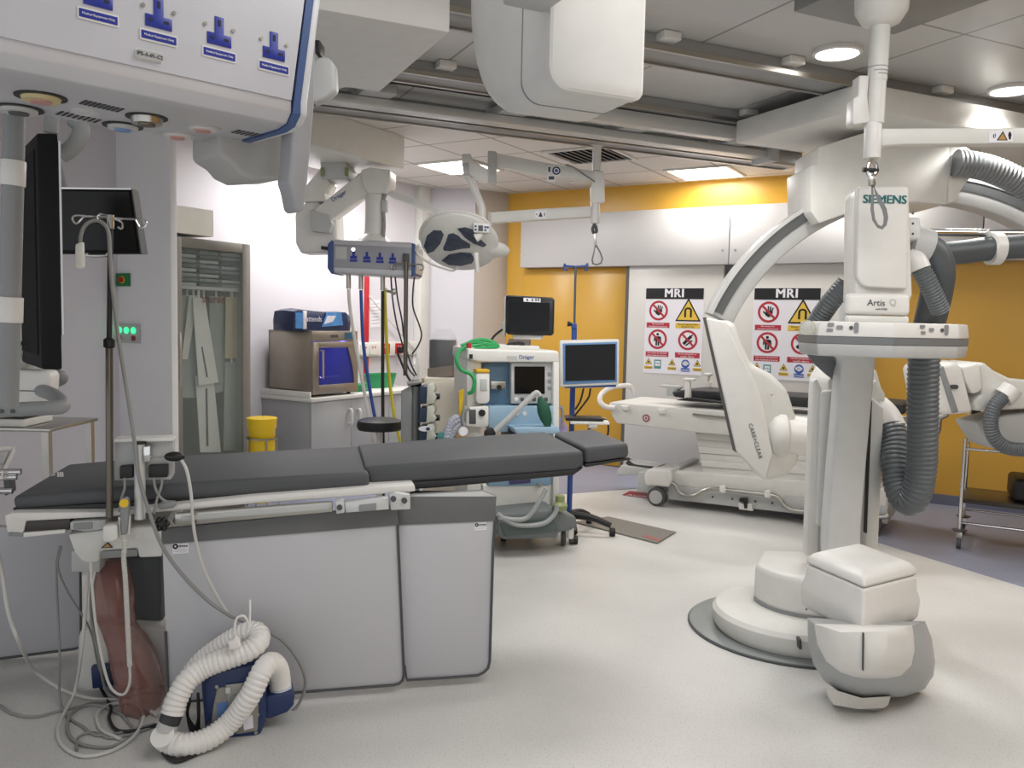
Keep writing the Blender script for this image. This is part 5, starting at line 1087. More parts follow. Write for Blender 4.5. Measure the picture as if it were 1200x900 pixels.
for i in range(3): MB(NB).disc((k[0]+du*(.18+.31*i),-.028,k2[2]+dw*.66),.022,.008,20).build('green_lamp', mat('lit_green','#59f0a8',.3, emit='#30f090', es=1.6), ip)
for i in (0,2): MB(NB).disc((k[0]+du*(.18+.31*i),-.028,k2[2]+dw*.26),.02,.008,20).build('red_lamp', mat('dull_red','#8c2a30',.3), ip)
# trunking with sockets above the worktop
t0, t1 = WL.px(408,415,-.03)[0], WL.px(494,410,-.03)[0]; tz = WL.px(450,417,-.03)[2]
tr = thing('wall_trunking', WL.w((t0+t1)/2,-.02,tz), 'white wall trunking with red and white power sockets over the worktop', 'trunking')
MB(WL).box(t0,t1,-.04,-.001,tz,tz+.14).build('trunk', WHITE, tr, .004)
for x, m in ((426,WHITE),(451.5,RED),(467,RED),(437,WHITE)):
    u_ = WL.px(x,405,-.04)[0]; o = MB(WL).rrect(u_-.055,u_+.055,tz+.02,tz+.125,-.055,-.04,.006).build('socket', m, tr)
    for y in (-.02,.02): MB(WL).box(u_+y-.006,u_+y+.006,-.057,-.054,tz+.08,tz+.1).build('rocker', WHITE if m is RED else RED, o)
u_ = WL.px(468,405,-.06)[0]; MB(WL).box(u_-.03,u_+.03,-.10,-.055,tz+.03,tz+.09).build('plug', BLACK, tr, .006)
u_ = WL.px(429,380,-.01)[0]; zA, zB = WL.px(429,322,-.01)[2], WL.px(429,446,-.01)[2]
rs = MB(WL).box(u_-.022,u_+.022,-.03,-.001,zB,zA).build('red_strip', RED, None, .003); tag(rs,'tall narrow red strip fixed to the wall behind the gas hoses','strip')
MB(WL).slab([(434,352),(446,351),(446,383),(434,384)],-.004,-.001).build('wall_notice', SIGNW); o = bpy.data.objects['wall_notice']; tag(o,'small white paper notice on the wall right of the red strip','notice')
for i in range(7): MB(WL).slab([(435.5,356+i*3.8),(444.5,355.3+i*3.8),(444.5,356.3+i*3.8),(435.5,357+i*3.8)],-.005,-.004).build('print_line', LGREY, o)
b = MB(WL); b.tube([WL.px(x,y,-.06) for x,y in ((433,347),(450,368),(470,391),(486,409))], .008, 8, 3); tag(b.build('white_rod', WHITE),'thin white rod slanting down the wall to the trunking','rod')
b = MB(WL); b.cyl(WL.px(485.5,414,-.1),WL.px(485.5,432,-.1),.003); o = b.build('pull_cord', WHITE); tag(o,'short white pull cord with a toggle hanging under the trunking','pull cord'); MB(WL).cyl(WL.px(485.5,419,-.1),WL.px(485.5,427,-.1),.014,.018).build('toggle', WHITE, o)
# tubs on the worktop
def tub(x0, x1, y0, y1, v, label, hz):
    a, c_ = WL.px(x0,y1,v), WL.px(x1,y1,v); w2 = (c_[0]-a[0])/2; h = hz
    b = MB(WL); cu = (a[0]+c_[0])/2
    R = [[(cu+math.cos(q)*w2*s, v+.12+math.sin(q)*.11*s, kZ+.001+z) for q in [2*PI*i/28 for i in range(28)]] for s, z in ((.8,0),(1,h),(1.04,h),(.96,h-.004),(.76,.006))]
    b.sect(R); return tag(b.build('tub', GREEN), label, 'tub', 'green plastic tubs on the worktop')
tub(417,442,449,460,-.5,'shallow green plastic tub on the worktop right of the warming cabinet',.06)
tub(440,473,435,451,-.38,'deeper green plastic tub on the worktop behind the gas hoses',.13)
# stool
p = at(445,497,6.05); st = thing('stool', (p.x,p.y,0), 'round black stool behind the operating table, in front of the base cabinet', 'stool')
zz = p.z; MB().lathe((p.x,p.y,zz-.045),(0,0,1),[(0,.1),(.005,.155),(.03,.165),(.07,.16),(.085,.12),(.088,.01)],36).build('seat', BLACK, st)
MB().cyl((p.x,p.y,.09),(p.x,p.y,zz-.045),.022).build('gas_column', WHITE2, st)
for k in range(5):
    a = k*2*PI/5+.3; MB().tube([(p.x,p.y,.11),(p.x+.15*math.cos(a),p.y+.15*math.sin(a),.09),(p.x+.26*math.cos(a),p.y+.26*math.sin(a),.065)],[.022,.014],8,3).build('leg', DGREY, st)
    MB().cyl((p.x+.26*math.cos(a)-.012,p.y+.26*math.sin(a),.028),(p.x+.26*math.cos(a)+.012,p.y+.26*math.sin(a),.028),.027).build('castor', BLACK, st)
# ================================================================== SYRINGE PUMP STACK
SD = 5.5; p = at(486,520,SD); pu = thing('pump_stand', (p.x,p.y,0), 'grey double column stand that carries the stack of infusion pumps', 'stand')
def C(pts, v0, v1, nm, m, par, bev=.003, seg=2, fr=CF): return MB(fr).slab(pts, v0, v1).build(nm, m, par, bev, seg)
C([(470,458),(482,452),(483,462),(481,640),(469,640)], SD, SD+.10, 'column', MGREY, pu, .006)
b = MB(CF); b.cyl(CF.px(487,450,SD+.05),CF.px(485,642,SD+.05),.034); b.build('column', mat('grey_column','#7d7f80',.4), pu)
b = MB(CF); b.lathe(CF.px(487,451,SD+.05),(0,0,1),[(-.01,.036),(.0,.04),(.012,.04),(.014,.01)],24); b.build('column_cap', BLACK, pu)
C([(476,447),(494,444),(496,449),(478,453)], SD-.02, SD+.1, 'clamp', STEEL, pu, .006)
q = CF.px(484,640,SD+.05)
for k in range(5):
    a = k*2*PI/5; MB().tube([(q[0],q[1],.10),(q[0]+.16*math.cos(a),q[1]+.16*math.sin(a),.085),(q[0]+.28*math.cos(a),q[1]+.28*math.sin(a),.065)],[.024,.015],8,3).build('foot', DGREY, pu)
    MB().cyl((q[0]+.28*math.cos(a)-.012,q[1]+.28*math.sin(a),.028),(q[0]+.28*math.cos(a)+.012,q[1]+.28*math.sin(a),.028),.027).build('castor', BLACK, pu)
b = MB(CF); b.tube([CF.px(x,y,SD+.02) for x,y in ((487,448),(481,446),(476,438),(470,424),(466,414))], .008, 7); tag(b.build('wire', CABLEB),'black wire arching from the pump stand to the trunking','wire')
PUMP = mat('pump_cream','#c8c9bd',.45); PNAVY = mat('pump_navy','#2b3a52',.45)
for i, (y0, y1) in enumerate(((450,473.5),(475,495),(496.5,517),(518,538))):
    t = thing('infusion_pump', CF.w(*CF.px(501,y1,SD)), ['cream and navy infusion pump at the top of the stack','cream and navy infusion pump second from the top of the stack','cream and navy infusion pump third from the top, with a round logo','lowest cream and navy infusion pump, mostly hidden by the table'][i], 'pump', 'infusion pumps on the double column stand')
    C([(492,y0+3),(500.5,y0+3),(499.5,y1),(490.5,y1)], SD-.06, SD+.12, 'rear_case', PNAVY, t, .006)
    C([(500.5,y0+1),(507,y0),(509.5,y0+6),(508,y0+11),(511.5,y0+15),(508,y1),(499.5,y1)], SD-.08, SD+.1, 'front_case', PUMP, t, .006)
    b = MB(CF); q = CF.px(511.5,y0+14.5,SD-.03); b.cyl((q[0]-.02,q[1],q[2]),(q[0]+.022,q[1],q[2]),.02); b.build('knob', BLACK, t, .004)
    if i == 2: q = CF.px(498,502.5,SD-.085); MB(CF).prism([(q[0]+.042*math.cos(a),q[1],q[2]+.018*math.sin(a)) for a in [2*PI*k/24 for k in range(24)]],(0,.006,0)).build('badge', SIGNW, t); MB(CF).prism([(q[0]+.02+.014*math.cos(a),q[1]-.003,q[2]+.011*math.sin(a)) for a in [2*PI*k/16 for k in range(16)]],(0,.004,0)).build('badge_disc', PNAVY, t)
# cream cabinet and wrapped equipment behind
q = at(495,520,6.2); cb2 = thing('supply_cabinet', CF.w(*CF.px(518,640,6.2)), 'cream coloured low cabinet beside the anaesthetic machine', 'cabinet')
cb2.location.z = 0
pz = CF.px(500,443,6.2); p2_ = CF.px(543,436,6.2)
MB(CF).box(pz[0]-.02,p2_[0],6.2,6.65,.02,pz[2]).build('carcass', mat('cream_cabinet','#ebe2d2',.5, var=.02), cb2, .006)
MB(CF).box(pz[0]+.0,p2_[0]-.01,6.185,6.2,.1,pz[2]-.03).build('door', mat('cream_cabinet','#ebe2d2',.5, var=.02), cb2, .003)
MB(CF).box(pz[0]-.02,p2_[0],6.22,6.63,0,.02).build('plinth', DGREY, cb2)
we = thing('wrapped_equipment', CF.w(*CF.px(517,441,6.35)), 'dark equipment wrapped in crumpled clear plastic on the cream cabinet', 'wrapped equipment')
we.location.z = pz[2]
zq = CF.px(517,398,6.35)[2]; a, c_ = CF.px(503,420,6.35)[0], CF.px(533,420,6.35)[0]
MB(CF).box(a,c_,6.35,6.5,pz[2]+.002,zq).build('case', mat('case_dark','#2b2d30',.4), we, .01)
MB(CF).slab([(501,432),(534,428),(534,440),(501,444)],6.33,6.345).build('cardboard', mat('brown_board','#7a6a5c',.6,var=.3), we)
b = MB(CF); R = []
for i, w_ in enumerate([0,.06,.14,.22,.30,.36,.42]):
    s = 1.12-.0*i-(.5 if i == 6 else .12 if i == 5 else 0); R.append([((a+c_)/2+(c_-a)/2*s*math.cos(t)*(1+.06*math.sin(5*t+i*2)), 6.42+.14*s*math.sin(t)*(1+.08*math.sin(4*t+i)), pz[2]+.003+w_*(zq-pz[2])/.33) for t in [2*PI*k/30 for k in range(30)]])
b.sect(R); b.build('plastic_cover', mat('clear_film','#e6e8ea',.12, var=.1, scale=18, bump=.9, alpha=.13), we)
# ================================================================== ANAESTHETIC MACHINE
d0 = onz(655,640,0); AF = Fr((d0.x,d0.y,0), 76)
an = thing('anaesthetic_machine', AF.w(-.3,.3,0), 'white and blue anaesthetic machine with a small black screen', 'anaesthetic machine')
def A_(pts, v0, v1, nm, m, par=an, bev=.006, seg=2): return MB(AF).slab(pts, v0, v1).build(nm, m, par, bev, seg)
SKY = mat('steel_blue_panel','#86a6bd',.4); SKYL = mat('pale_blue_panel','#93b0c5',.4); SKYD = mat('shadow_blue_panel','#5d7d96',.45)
A_([(548,408),(560,409.5),(653,411),(655.5,414),(655.5,425),(563,424.5),(547,421)], 0, .55, 'top_cover', WHITE2, bev=.02, seg=3)
q = AF.px(617,418.5,-.001); text('lettering','Dräger',AF,q[0]+.0,-.002,q[2],.036,mat('blue_letters','#24408c',.4),an)
A_([(594,417),(606,417.2),(606,421.5),(594,421.2)], -.002, 0, 'maker_label', LGREY, bev=0)
A_([(550,415),(554,415.2),(554,420.5),(550,420.3)], -.003, .01, 'black_port', BLACK, bev=0)
A_([(547,421),(564,424.5),(564,640),(548,636)], .04, .52, 'left_column', WHITE2)
A_([(648.5,424),(655.5,424),(655,604),(648,604)], .0, .5, 'right_column', WHITE2)
A_([(563,424.5),(649,424.5),(649,478),(563,478)], .10, .13, 'rear_panel', SKY)
A_([(566,425),(599,425),(599,440),(594,478),(566,478)], .085, .1, 'recess_shade_panel', SKYD)  # flat sheet in darker blue, recess shade put into its colour
A_([(599,425),(649,425),(649,473),(599,473)], .03, .1, 'screen_bezel', LGREY)
A_([(603,429.5),(638.5,429.5),(638.5,461.5),(603,461.5)], .025, .03, 'screen', SCREEN, bev=0)
for i in range(6): A_([(603+i*7,466),(607+i*7,466),(607+i*7,470),(603+i*7,470)], .024, .03, 'key', DGREY if i % 2 else WHITE, bev=.001)
for i in range(3): A_([(642,436+i*8),(646,436+i*8),(646,440+i*8),(642,440+i*8)], .024, .03, 'key', MGREY, bev=.001)
A_([(558,437),(574,437),(574,470),(571,473),(561,473),(558,469)], -.04, .06, 'vaporiser', WHITE, bev=.01)
A_([(558,432.5),(574,433),(574,437),(558,437)], -.045, .06, 'vaporiser_cap', mat('yellow_cap','#d8a92c',.45))
A_([(563,444),(571,444),(571,458),(563,458)], -.046, -.03, 'vaporiser_dial', LGREY, bev=.004)
A_([(575,446.5),(593,447),(593,456),(575,456)], .02, .09, 'gas_block', STEEL)
b = MB(AF); b.disc(AF.px(585,454,.01),.016,.02,16); b.build('gas_knob', BLACK, an)
A_([(573,476),(649,476),(649,506),(573,506)], .0, .1, 'lower_panel', SKYL)
for x in (606,615): b = MB(AF); b.disc(AF.px(x,484.5,-.004),.014,.006,16); b.build('panel_knob', WHITE, an)
A_([(602,502),(654,500),(656,505),(656,508.5),(606,509)], -.18, .02, 'work_tray', SKYL)
A_([(596,502),(627,505),(627,520),(596,520)], -.02, .2, 'dark_recess', BLACK)
A_([(546,478),(573,476),(573,500),(563,501),(546,500)], -.06, .06, 'absorber_unit', WHITE2, bev=.01)
A_([(550,480),(558,480),(558,497),(550,497)], -.065, -.055, 'absorber_window', DGREY)
b = MB(AF); b.disc(AF.px(565,484,-.07),.022,.015,18); b.build('valve_dial', BLACK, an)
b = MB(AF); b.tube([AF.px(x,y,-.07) for x,y in ((543,500),(542,490),(544,481),(550,478))], .012, 8); b.build('side_handle', MGREY, an)
b = MB(AF); b.cyl(AF.px(573,512,-.10),AF.px(627,461,-.16),.018); b.build('bag_arm', LGREY, an)
A_([(569,506),(578,501),(582,508),(577,516),(569,514)], -.13, -.07, 'arm_joint', BLACK, bev=.01)
b = MB(AF); b.tube([AF.px(x,y,-.16) for x,y in ((625,463),(629,460),(633,464))], .016, 8); b.build('bag_elbow', LGREY, an)
b = MB(AF); R = []
for x, y, w_ in ((632,463,1),(634.5,468,4.2),(636.5,476,7.4),(638,484,8.2),(640,492,7),(642,500,3.6),(643.3,507,1)):
    q = AF.px(x,y,-.16); k = 5.5/F*w_; R.append([(q[0]+k*math.cos(t),q[1]+k*.55*math.sin(t),q[2]) for t in [2*PI*j/18 for j in range(18)]])
b.sect(R); b.build('breathing_bag', mat('dark_green_rubber','#17503a',.5), an)
A_([(572,556),(648,548),(648,566),(643,569),(573,570)], .02, .1, 'drawer_front', SKY)
A_([(597,554),(622,552),(622,566),(597,568)], .01, .02, 'purple_label', mat('dim_purple','#4a4470',.5))
A_([(566,569),(650,566),(651,608),(566,614)], .03, .5, 'lower_body', WHITE2, bev=.01)
b = MB(AF); b.disc(AF.px(632,569,.0),.014,.02,14); b.build('lock', STEEL, an)
A_([(583,603),(650,596),(654,600),(676,606),(676.5,617),(670,622),(655,624),(655,631),(590,633),(583,628)], -.2, .5, 'base', mat('base_grey','#6f7474',.5), bev=.02)
A_([(586,614),(648,606),(656,622),(592,629)], -.215, -.19, 'base_tray', mat('base_green_grey','#566360',.5))
def castor(par, p, r, m1=DGREY, w_=.03, n='castor'):
    b = MB(); b.cyl((p.x-w_,p.y,r),(p.x+w_,p.y,r),r,n=24); o = b.build(n, m1, par, .006)
    b = MB(); b.cyl((p.x-w_-.004,p.y,r),(p.x+w_+.004,p.y,r),r*.55,n=20); b.build('hub', LGREY, o)
for x, y in ((660,639),(669,637)): castor(an, onz(x,y,0), .065, DGREY, .014)
castor(an, onz(590,634,0), .06, DGREY, .02)
A_([(666,612),(673,612),(672,632),(666,632)], -.16, -.12, 'castor_fork', WHITE, bev=.006)
for pts in ([(583,602),(592,609),(606,615),(625,615.5),(640,612),(650,602),(653,592)],[(584,606),(600,609),(615,608),(624,600),(634,584),(640,573)]):
    b = MB(AF); b.tube([AF.px(x,y,-.24) for x,y in pts], .016, 10, 6); b.build('hose', mat('hose_silver','#9fa2a2',.4), an)
b = MB(AF); b.lathe(AF.px(656,597,-.2),(0,0,1),[(0,.045),(.03,.05),(.05,.03),(.09,.03),(.09,.01)],20); b.build('green_bottle', mat('olive_bottle','#8a9460',.4), an)
# clear tubes, gauge and bowl at its left
CLR = mat('clear_tube','#c3c6d6',.15, var=.1, alpha=.6)
for k, pts in enumerate(([(525,512),(528,500),(534,494),(540,492)],[(529,514),(533,503),(539,498),(545,498)],[(522,516),(524,504),(530,492),(538,488)])):
    b = MB(AF); b.tube([AF.px(x,y,-.05) for x,y in pts], .02, 10, 6, rib=.02, amp=.08); b.build('clear_hose', CLR, an)
b = MB(AF); b.disc(AF.px(543,505.5,-.12),.034,.02,24); g = b.build('pressure_gauge', STEEL, an); b = MB(AF); b.disc(AF.px(543,505.5,-.124),.028,.004,24); b.build('gauge_face', SIGNW, g)
A_([(535,512),(548,511.5),(550,519),(535,520)], -.1, .0, 'orange_block', mat('amber_plastic','#c98f26',.4))
b = MB(AF); b.lathe(AF.px(524,520,-.0),(0,0,1),[(-.12,.06),(0,.062),(.03,.062),(.05,.066),(.075,.05),(.08,.01)],24); b.build('teal_canister', mat('teal_plastic','#4f9c98',.3), an)
A_([(538,459),(544,456),(541,487),(538,487)], .02, .05, 'yellow_tag', YELP, bev=0)
# things on top of the machine
gh = thing('green_hose', AF.w(*AF.px(560,409,.2)), 'bright green oxygen tubing coiled on top of the anaesthetic machine', 'tubing')
GRN = mat('bright_green','#2a9a55',.35)
for pts in ([(540,405),(550,402),(562,401),(574,405),(582,405),(576,400),(560,398),(548,402),(542,406)],[(545,406),(556,405),(566,403),(578,403),(584,406),(572,407),(556,408)],[(552,400),(566,397.5),(580,402)]):
    b = MB(AF); b.tube([AF.px(x,y,.15) for x,y in pts], .011, 9, 6); b.build('coil', GRN, gh)
b = MB(AF); b.tube([AF.px(x,y,v) for x,y,v in ((545,407,.12),(538,412,.0),(535,422,-.04),(540,433,-.04),(551,438,-.05),(556,446,-.06),(554,458,-.06),(549,461,-.04))], .013, 9, 6); b.build('drop', GRN, gh)
b = MB(AF); b.lathe(AF.px(549.5,408.5,.06),(0,0,1),[(-.01,.014),(.02,.016),(.036,.014),(.037,.002)],18); b.build('red_cap', RED, gh)
A_([(570,404),(632,405.5),(633,411),(570,410)], .2, .5, 'accessory_shelf', WHITE2)
pm = thing('patient_monitor', AF.w(*AF.px(622,405,.3)), 'black patient monitor standing on top of the anaesthetic machine', 'monitor')
MF = Fr(AF.w(*AF.px(621,400,.28)), 96)
def M_(pts, v0, v1, nm, m, par=pm, bev=.006, seg=3): return MB(MF).slab(pts, v0, v1).build(nm, m, par, bev, seg)
M_([(592.5,347),(595,345.8),(647,348.6),(649.5,351),(648.5,391),(646,393.5),(595,392),(592,389)], -.03, .05, 'bezel', mat('gloss_black','#111214',.25), bev=.01)
M_([(597,354),(644.5,355),(643.5,388),(596.5,387)], -.034, -.03, 'screen', SCREEN, bev=0)
k = M_([(613.5,349),(633.5,350),(633.3,354.3),(613.5,353.5)], -.035, -.03, 'asset_label', SIGNW, bev=0)
for x in (617,623,627,630): M_([(x,350.2),(x+2,350.3),(x+2,352.8),(x,352.7)], -.037, -.035, 'print_block', DGREY, k, 0)
M_([(591,348),(595,347),(595,391),(590.5,388)], .0, .07, 'rear_case', WHITE2)
M_([(588,377),(593,377),(592,394),(588,393)], -.0, .06, 'side_socket', LGREY)
M_([(600,392),(636,393.3),(634,398),(602,398)], -.01, .1, 'stand_neck', WHITE2)
M_([(596,397),(620,398),(620,407),(594,406)], -.02, .12, 'stand_base', mat('stand_brown','#6b625a',.5))
for pts in ([(589,386),(581,392),(576,399),(578,405)],[(594,404),(604,402),(612,405),(605,408),(596,407),(602,404),(612,402)],[(598,408),(608,407),(614,403),(606,401)]):
    b = MB(MF); b.tube([MF.px(x,y,-.06) for x,y in pts], .008, 8, 5); b.build('cable', CABLEB, pm)
# purple cloth hanging at the right side
o = A_([(655,490),(658,489),(665,500),(665,512),(659,518),(655,514)], .1, .14, 'purple_bag', mat('pale_purple','#9d8fb5',.5, var=.3, scale=30), None, .006); tag(o,'small purple and white bag hanging between the anaesthetic machine and blue pole','bag')
b = MB(AF); b.tube([AF.px(x,y,.1) for x,y in ((652,478),(657,477),(659,482),(659,500))], .012, 8); b.build('side_rail', MGREY, an)
# ================================================================== BLUE POLE WITH MONITOR
BP = 5.9; q0 = at(667,604,BP); bp = thing('monitor_stand', (q0.x,q0.y,0), 'dark blue pole stand on a black five legged base with hooks on top', 'stand')
b = MB(CF); b.cyl(CF.px(667,602,BP),CF.px(673,385,BP),.019); b.build('lower_pole', POLEBLUE, bp)
b = MB(CF); b.cyl(CF.px(673,385,BP),CF.px(674.5,312,BP),.008); b.build('upper_pole', mat('pole_steel_blue','#5b6472',.35,.5), bp)
for pts in ([(674.5,312.5),(663,311.5),(662,309),(661,313),(662.5,316.5),(665,315)],[(674.5,312.5),(686,311.5),(688,309),(688.5,313),(687,316.5),(685,315)]):
    b = MB(CF); b.tube([CF.px(x,y,BP) for x,y in pts], .007, 7); b.build('hook', POLEBLUE, bp)
C([(670,379),(676,379),(676,385),(670,385)], BP-.03, BP+.03, 'pole_clamp', POLEBLUE, bp, .006)
b = MB(CF); b.cyl(CF.px(670,380,BP-.02),CF.px(665,379.5,BP-.02),.012,.02); b.build('clamp_knob', BLACK, bp)
zb = .12
for k in range(5):
    a = k*2*PI/5-.25; P = Vector((q0.x,q0.y,0))
    MB().tube([P+Vector((0,0,.13)),P+Vector((.16*math.cos(a),.16*math.sin(a),.12)),P+Vector((.30*math.cos(a),.30*math.sin(a),.075))],[.03,.02],10,4).build('leg', BLACK, bp)
    e = P+Vector((.31*math.cos(a),.31*math.sin(a),.03)); b = MB(); b.cyl(e-Vector((.02,0,0)),e+Vector((.02,0,0)),.03); b.build('castor', BLACK, bp, .004)
sm = thing('display_monitor', CF.w(*CF.px(691,454,BP-.1)), 'white rimmed monitor with a blue inner frame on the dark blue pole', 'monitor')
SFr = Fr((0,BP-.12,0), 90)
S_ = lambda pts, v0, v1, nm, m, par=sm, bev=.004: MB(CF).slab(pts, v0, v1).build(nm, m, par, bev, 2)
S_([(656,399),(726,397.5),(725.5,451),(656,454)], BP-.14, BP-.05, 'case', WHITE2, bev=.012)
S_([(659.5,402.5),(723.5,400.5),(723,448),(660,450.5)], BP-.145, BP-.138, 'blue_frame', mat('frame_blue','#5f86b3',.4))
S_([(662.5,404.5),(721.5,403),(721,445),(662.5,446.5)], BP-.15, BP-.144, 'screen', SCREEN, bev=0)
S_([(662,452),(722,450.5),(722,453.5),(662,455)], BP-.13, BP-.06, 'blue_bar', POLEBLUE)
S_([(667,430),(675,430),(675,445),(667,445)], BP-.05, BP-.0, 'mount', DGREY)
kb = thing('keyboard_shelf', CF.w(*CF.px(686,493,BP-.1)), 'small white shelf on the blue pole below the monitor', 'shelf')
p, q = CF.px(664,492,BP-.2), CF.px(710,489,BP-.05)
MB(CF).box(p[0]+.02,q[0],BP-.28,BP-.02,p[2]-.02,p[2]).build('shelf_board', WHITE2, kb, .006)
MB(CF).box(q[0]-.14,q[0]-.08,BP-.28,BP-.2,p[2]-.045,p[2]-.02).build('bracket', LGREY, kb, .004)
o = MB(CF).box(p[0]-.01,q[0]-.04,BP-.27,BP-.09,p[2]+.001,p[2]+.022).build('keyboard', BLACK, None, .005); tag(o,'black keyboard lying on the small white pole shelf','keyboard')
for i, (pts, l) in enumerate((([(692,455),(690,465),(683,475),(675,485),(671,489)],'black cable from the pole monitor down to the keyboard'),([(684,455),(680,470),(674,480)],'shorter black cable behind the pole monitor'),([(703,490),(711,493),(713,503),(711,515)],'thin cable looping at the right end of the pole shelf'),([(702,494),(694,500),(686,506),(676,512),(668,512)],'black cable bundle hanging under the pole shelf'))):
    b = MB(CF); b.tube([CF.px(x,y,BP-.15) for x,y in pts], .007, 7); tag(b.build('cable', CABLEB), l, 'cable')
# ================================================================== WHITE SHIELDED TROLLEY
TV = -1.52; p = WB.px(770,590,TV); mt_ = thing('mri_trolley', WB.w(-1.2,-1.2,0), 'long white patient trolley with a side handle under the warning signs', 'trolley')
def T_(pts, v0, v1, nm, m, par=mt_, bev=.01, seg=3): return MB(WB).slab(pts, v0, v1).build(nm, m, par, bev, seg)
T_([(713,473),(716,471),(852,482),(1078,499),(1078,528),(940,518),(815,507),(722,496),(717,488)], TV, TV+.68, 'table_top', WHITE2, bev=.02)
b = MB(WB); b.tube([WB.px(x,y,v) for x,y,v in ((741,463,TV+.62),(739,453,TV+.6),(730,452,TV+.5),(714,455,TV+.3),(704,463,TV+.05),(704,472,TV-.01),(711,477,TV-.01),(721,478,TV-.01))], .022, 10, 5); b.build('handle', WHITE, mt_)
b = MB(WB); q = WB.px(757,490,TV-.004); b.disc(q,.032,.004,24); o = b.build('badge', mat('badge_red','#9a5a5c',.5), mt_); MB(WB).disc((q[0],q[1]-.002,q[2]),.018,.002,18,.012).build('badge_ring', SIGNW, o)
for x, y in ((732,478),(775,482)): T_([(x-5,y-3),(x+4,y-2.5),(x+4,y+3.5),(x-3,y+3.5)], TV-.03, TV+.0, 'latch', WHITE)
b = MB(WB); b.tube([WB.px(x,y,TV-.02) for x,y in ((812,485),(816,486),(845,489),(860,490))], .01, 8); b.build('grip_bar', STEEL, mt_)
T_([(787,459),(806,457),(852,459),(1040,472),(1060,474),(1060,486),(852,471),(808,468),(789,465)], TV+.15, TV+.6, 'mattress', mat('trolley_mattress','#26272a',.5), bev=.015)
T_([(772.5,451),(796,453),(796,456),(793,456.5),(793,464.5),(781,464),(781,455),(772,453.5)], TV+.2, TV+.3, 'side_clamp', LGREY, bev=.004)
T_([(803,447),(808,447),(808.5,468),(801.5,468)], TV+.05, TV+.1, 'clamp_post', WHITE); T_([(800,443),(812,444),(812,446.5),(800,446)], TV+.04, TV+.12, 'clamp_tee', WHITE)
T_([(826.5,447),(832,447),(832,455),(826,455)], TV+.5, TV+.56, 'clamp_post', WHITE); T_([(825,437),(834,437.5),(834,440),(830.5,441),(830.5,448),(828,448),(828,441),(825,440)], TV+.5, TV+.55, 'clamp_tee', WHITE)
T_([(791,469),(805,466),(852,471.5),(852,473.5),(805,470)], TV+.04, TV+.2, 'dark_lip', BLACK, bev=.002)
for i in range(7):
    y = 507+i*8; x = 815+i*1.6; T_([(x,y),(1000,y+13),(1000,y+21.5),(x+1,y+8)], TV+.10+(.012 if i % 2 else 0), TV+.6, 'bellows', WHITE2, bev=.006)
T_([(790,552),(826,553),(1040,572),(1040,596),(787,570)], TV+.05, TV+.66, 'base_cover', WHITE2, bev=.02)
T_([(754,557),(758,550),(786,551),(787,562),(784,571),(756,569)], TV-.03, TV+.14, 'castor_cover', WHITE, bev=.016)
T_([(748,553),(785,553),(790,545),(797,547),(795,556),(790,577),(746,576),(746,560)], TV+.1, TV+.6, 'base_end', LGREY, bev=.01)
T_([(722,553),(728,545),(762,550),(757,557),(724,557)], TV+.2, TV+.6, 'foot_tray', LGREY, bev=.006)
b = MB(WB); b.tube([WB.px(x,y,TV+.25) for x,y in ((735,541),(742,546),(754,548),(765,549))], .02, 8); b.build('foot_bar', BLACK, mt_)
T_([(783,569),(1040,594),(1040,614),(783,585)], TV+.03, TV+.62, 'base_side', LGREY, bev=.004)
for x in (813,835,858,885,905): b = MB(WB); b.disc(WB.px(x,580+(x-813)*.105,TV+.025),.008,.01,10); b.build('hole', BLACK, mt_)
T_([(865,589),(881,591),(882,599),(866,597)], TV+.0, TV+.04, 'coupling_plate', WHITE, bev=.004); T_([(866,584),(875,584),(875,596),(872,596),(871,589),(866,588)], TV-.02, TV+.02, 'coupling_hook', BLACK, bev=.004)
b = MB(WB); b.tube([WB.px(x,y,TV-.02) for x,y in ((787,566),(792,569),(796,577),(804,581),(814,581),(823,576),(832,573),(845,573.5),(880,577.5),(905,580.5),(914,585),(920,593),(930,598),(960,601),(1030,606),(1042,604))], .017, 10, 5); b.build('bumper_rail', STEEL, mt_)
for x, y in ((846.5,574),(899,580)): T_([(x-3.5,y-5),(x+3.5,y-4.5),(x+3.5,y+4),(x-3.5,y+3.5)], TV-.045, TV+.03, 'rail_bracket', WHITE)
p = WB.w(*WB.px(769,581,TV)); b = MB(WB); q = WB.px(769.5,583,TV-.02); b.cyl((q[0],q[1]-.02,.078),(q[0],q[1]+.05,.078),.078,n=30); o = b.build('castor', DGREY, mt_, .01); b = MB(WB); b.cyl((q[0],q[1]-.026,.078),(q[0],q[1]-.018,.078),.056,n=28); b.build('hub', LGREY, o)
q2 = WB.px(1020,610,TV); b = MB(WB); b.cyl((q2[0],q2[1]-.02,.078),(q2[0],q2[1]+.05,.078),.078,n=24); b.build('castor', DGREY, mt_, .01)
b = MB(WB); b.tube([WB.px(x,y,TV-.02) for x,y in ((1094,510),(1099,504),(1101,490),(1108,486),(1112,478),(1112,472))], .02, 10); b.build('handle', STEEL, mt_)
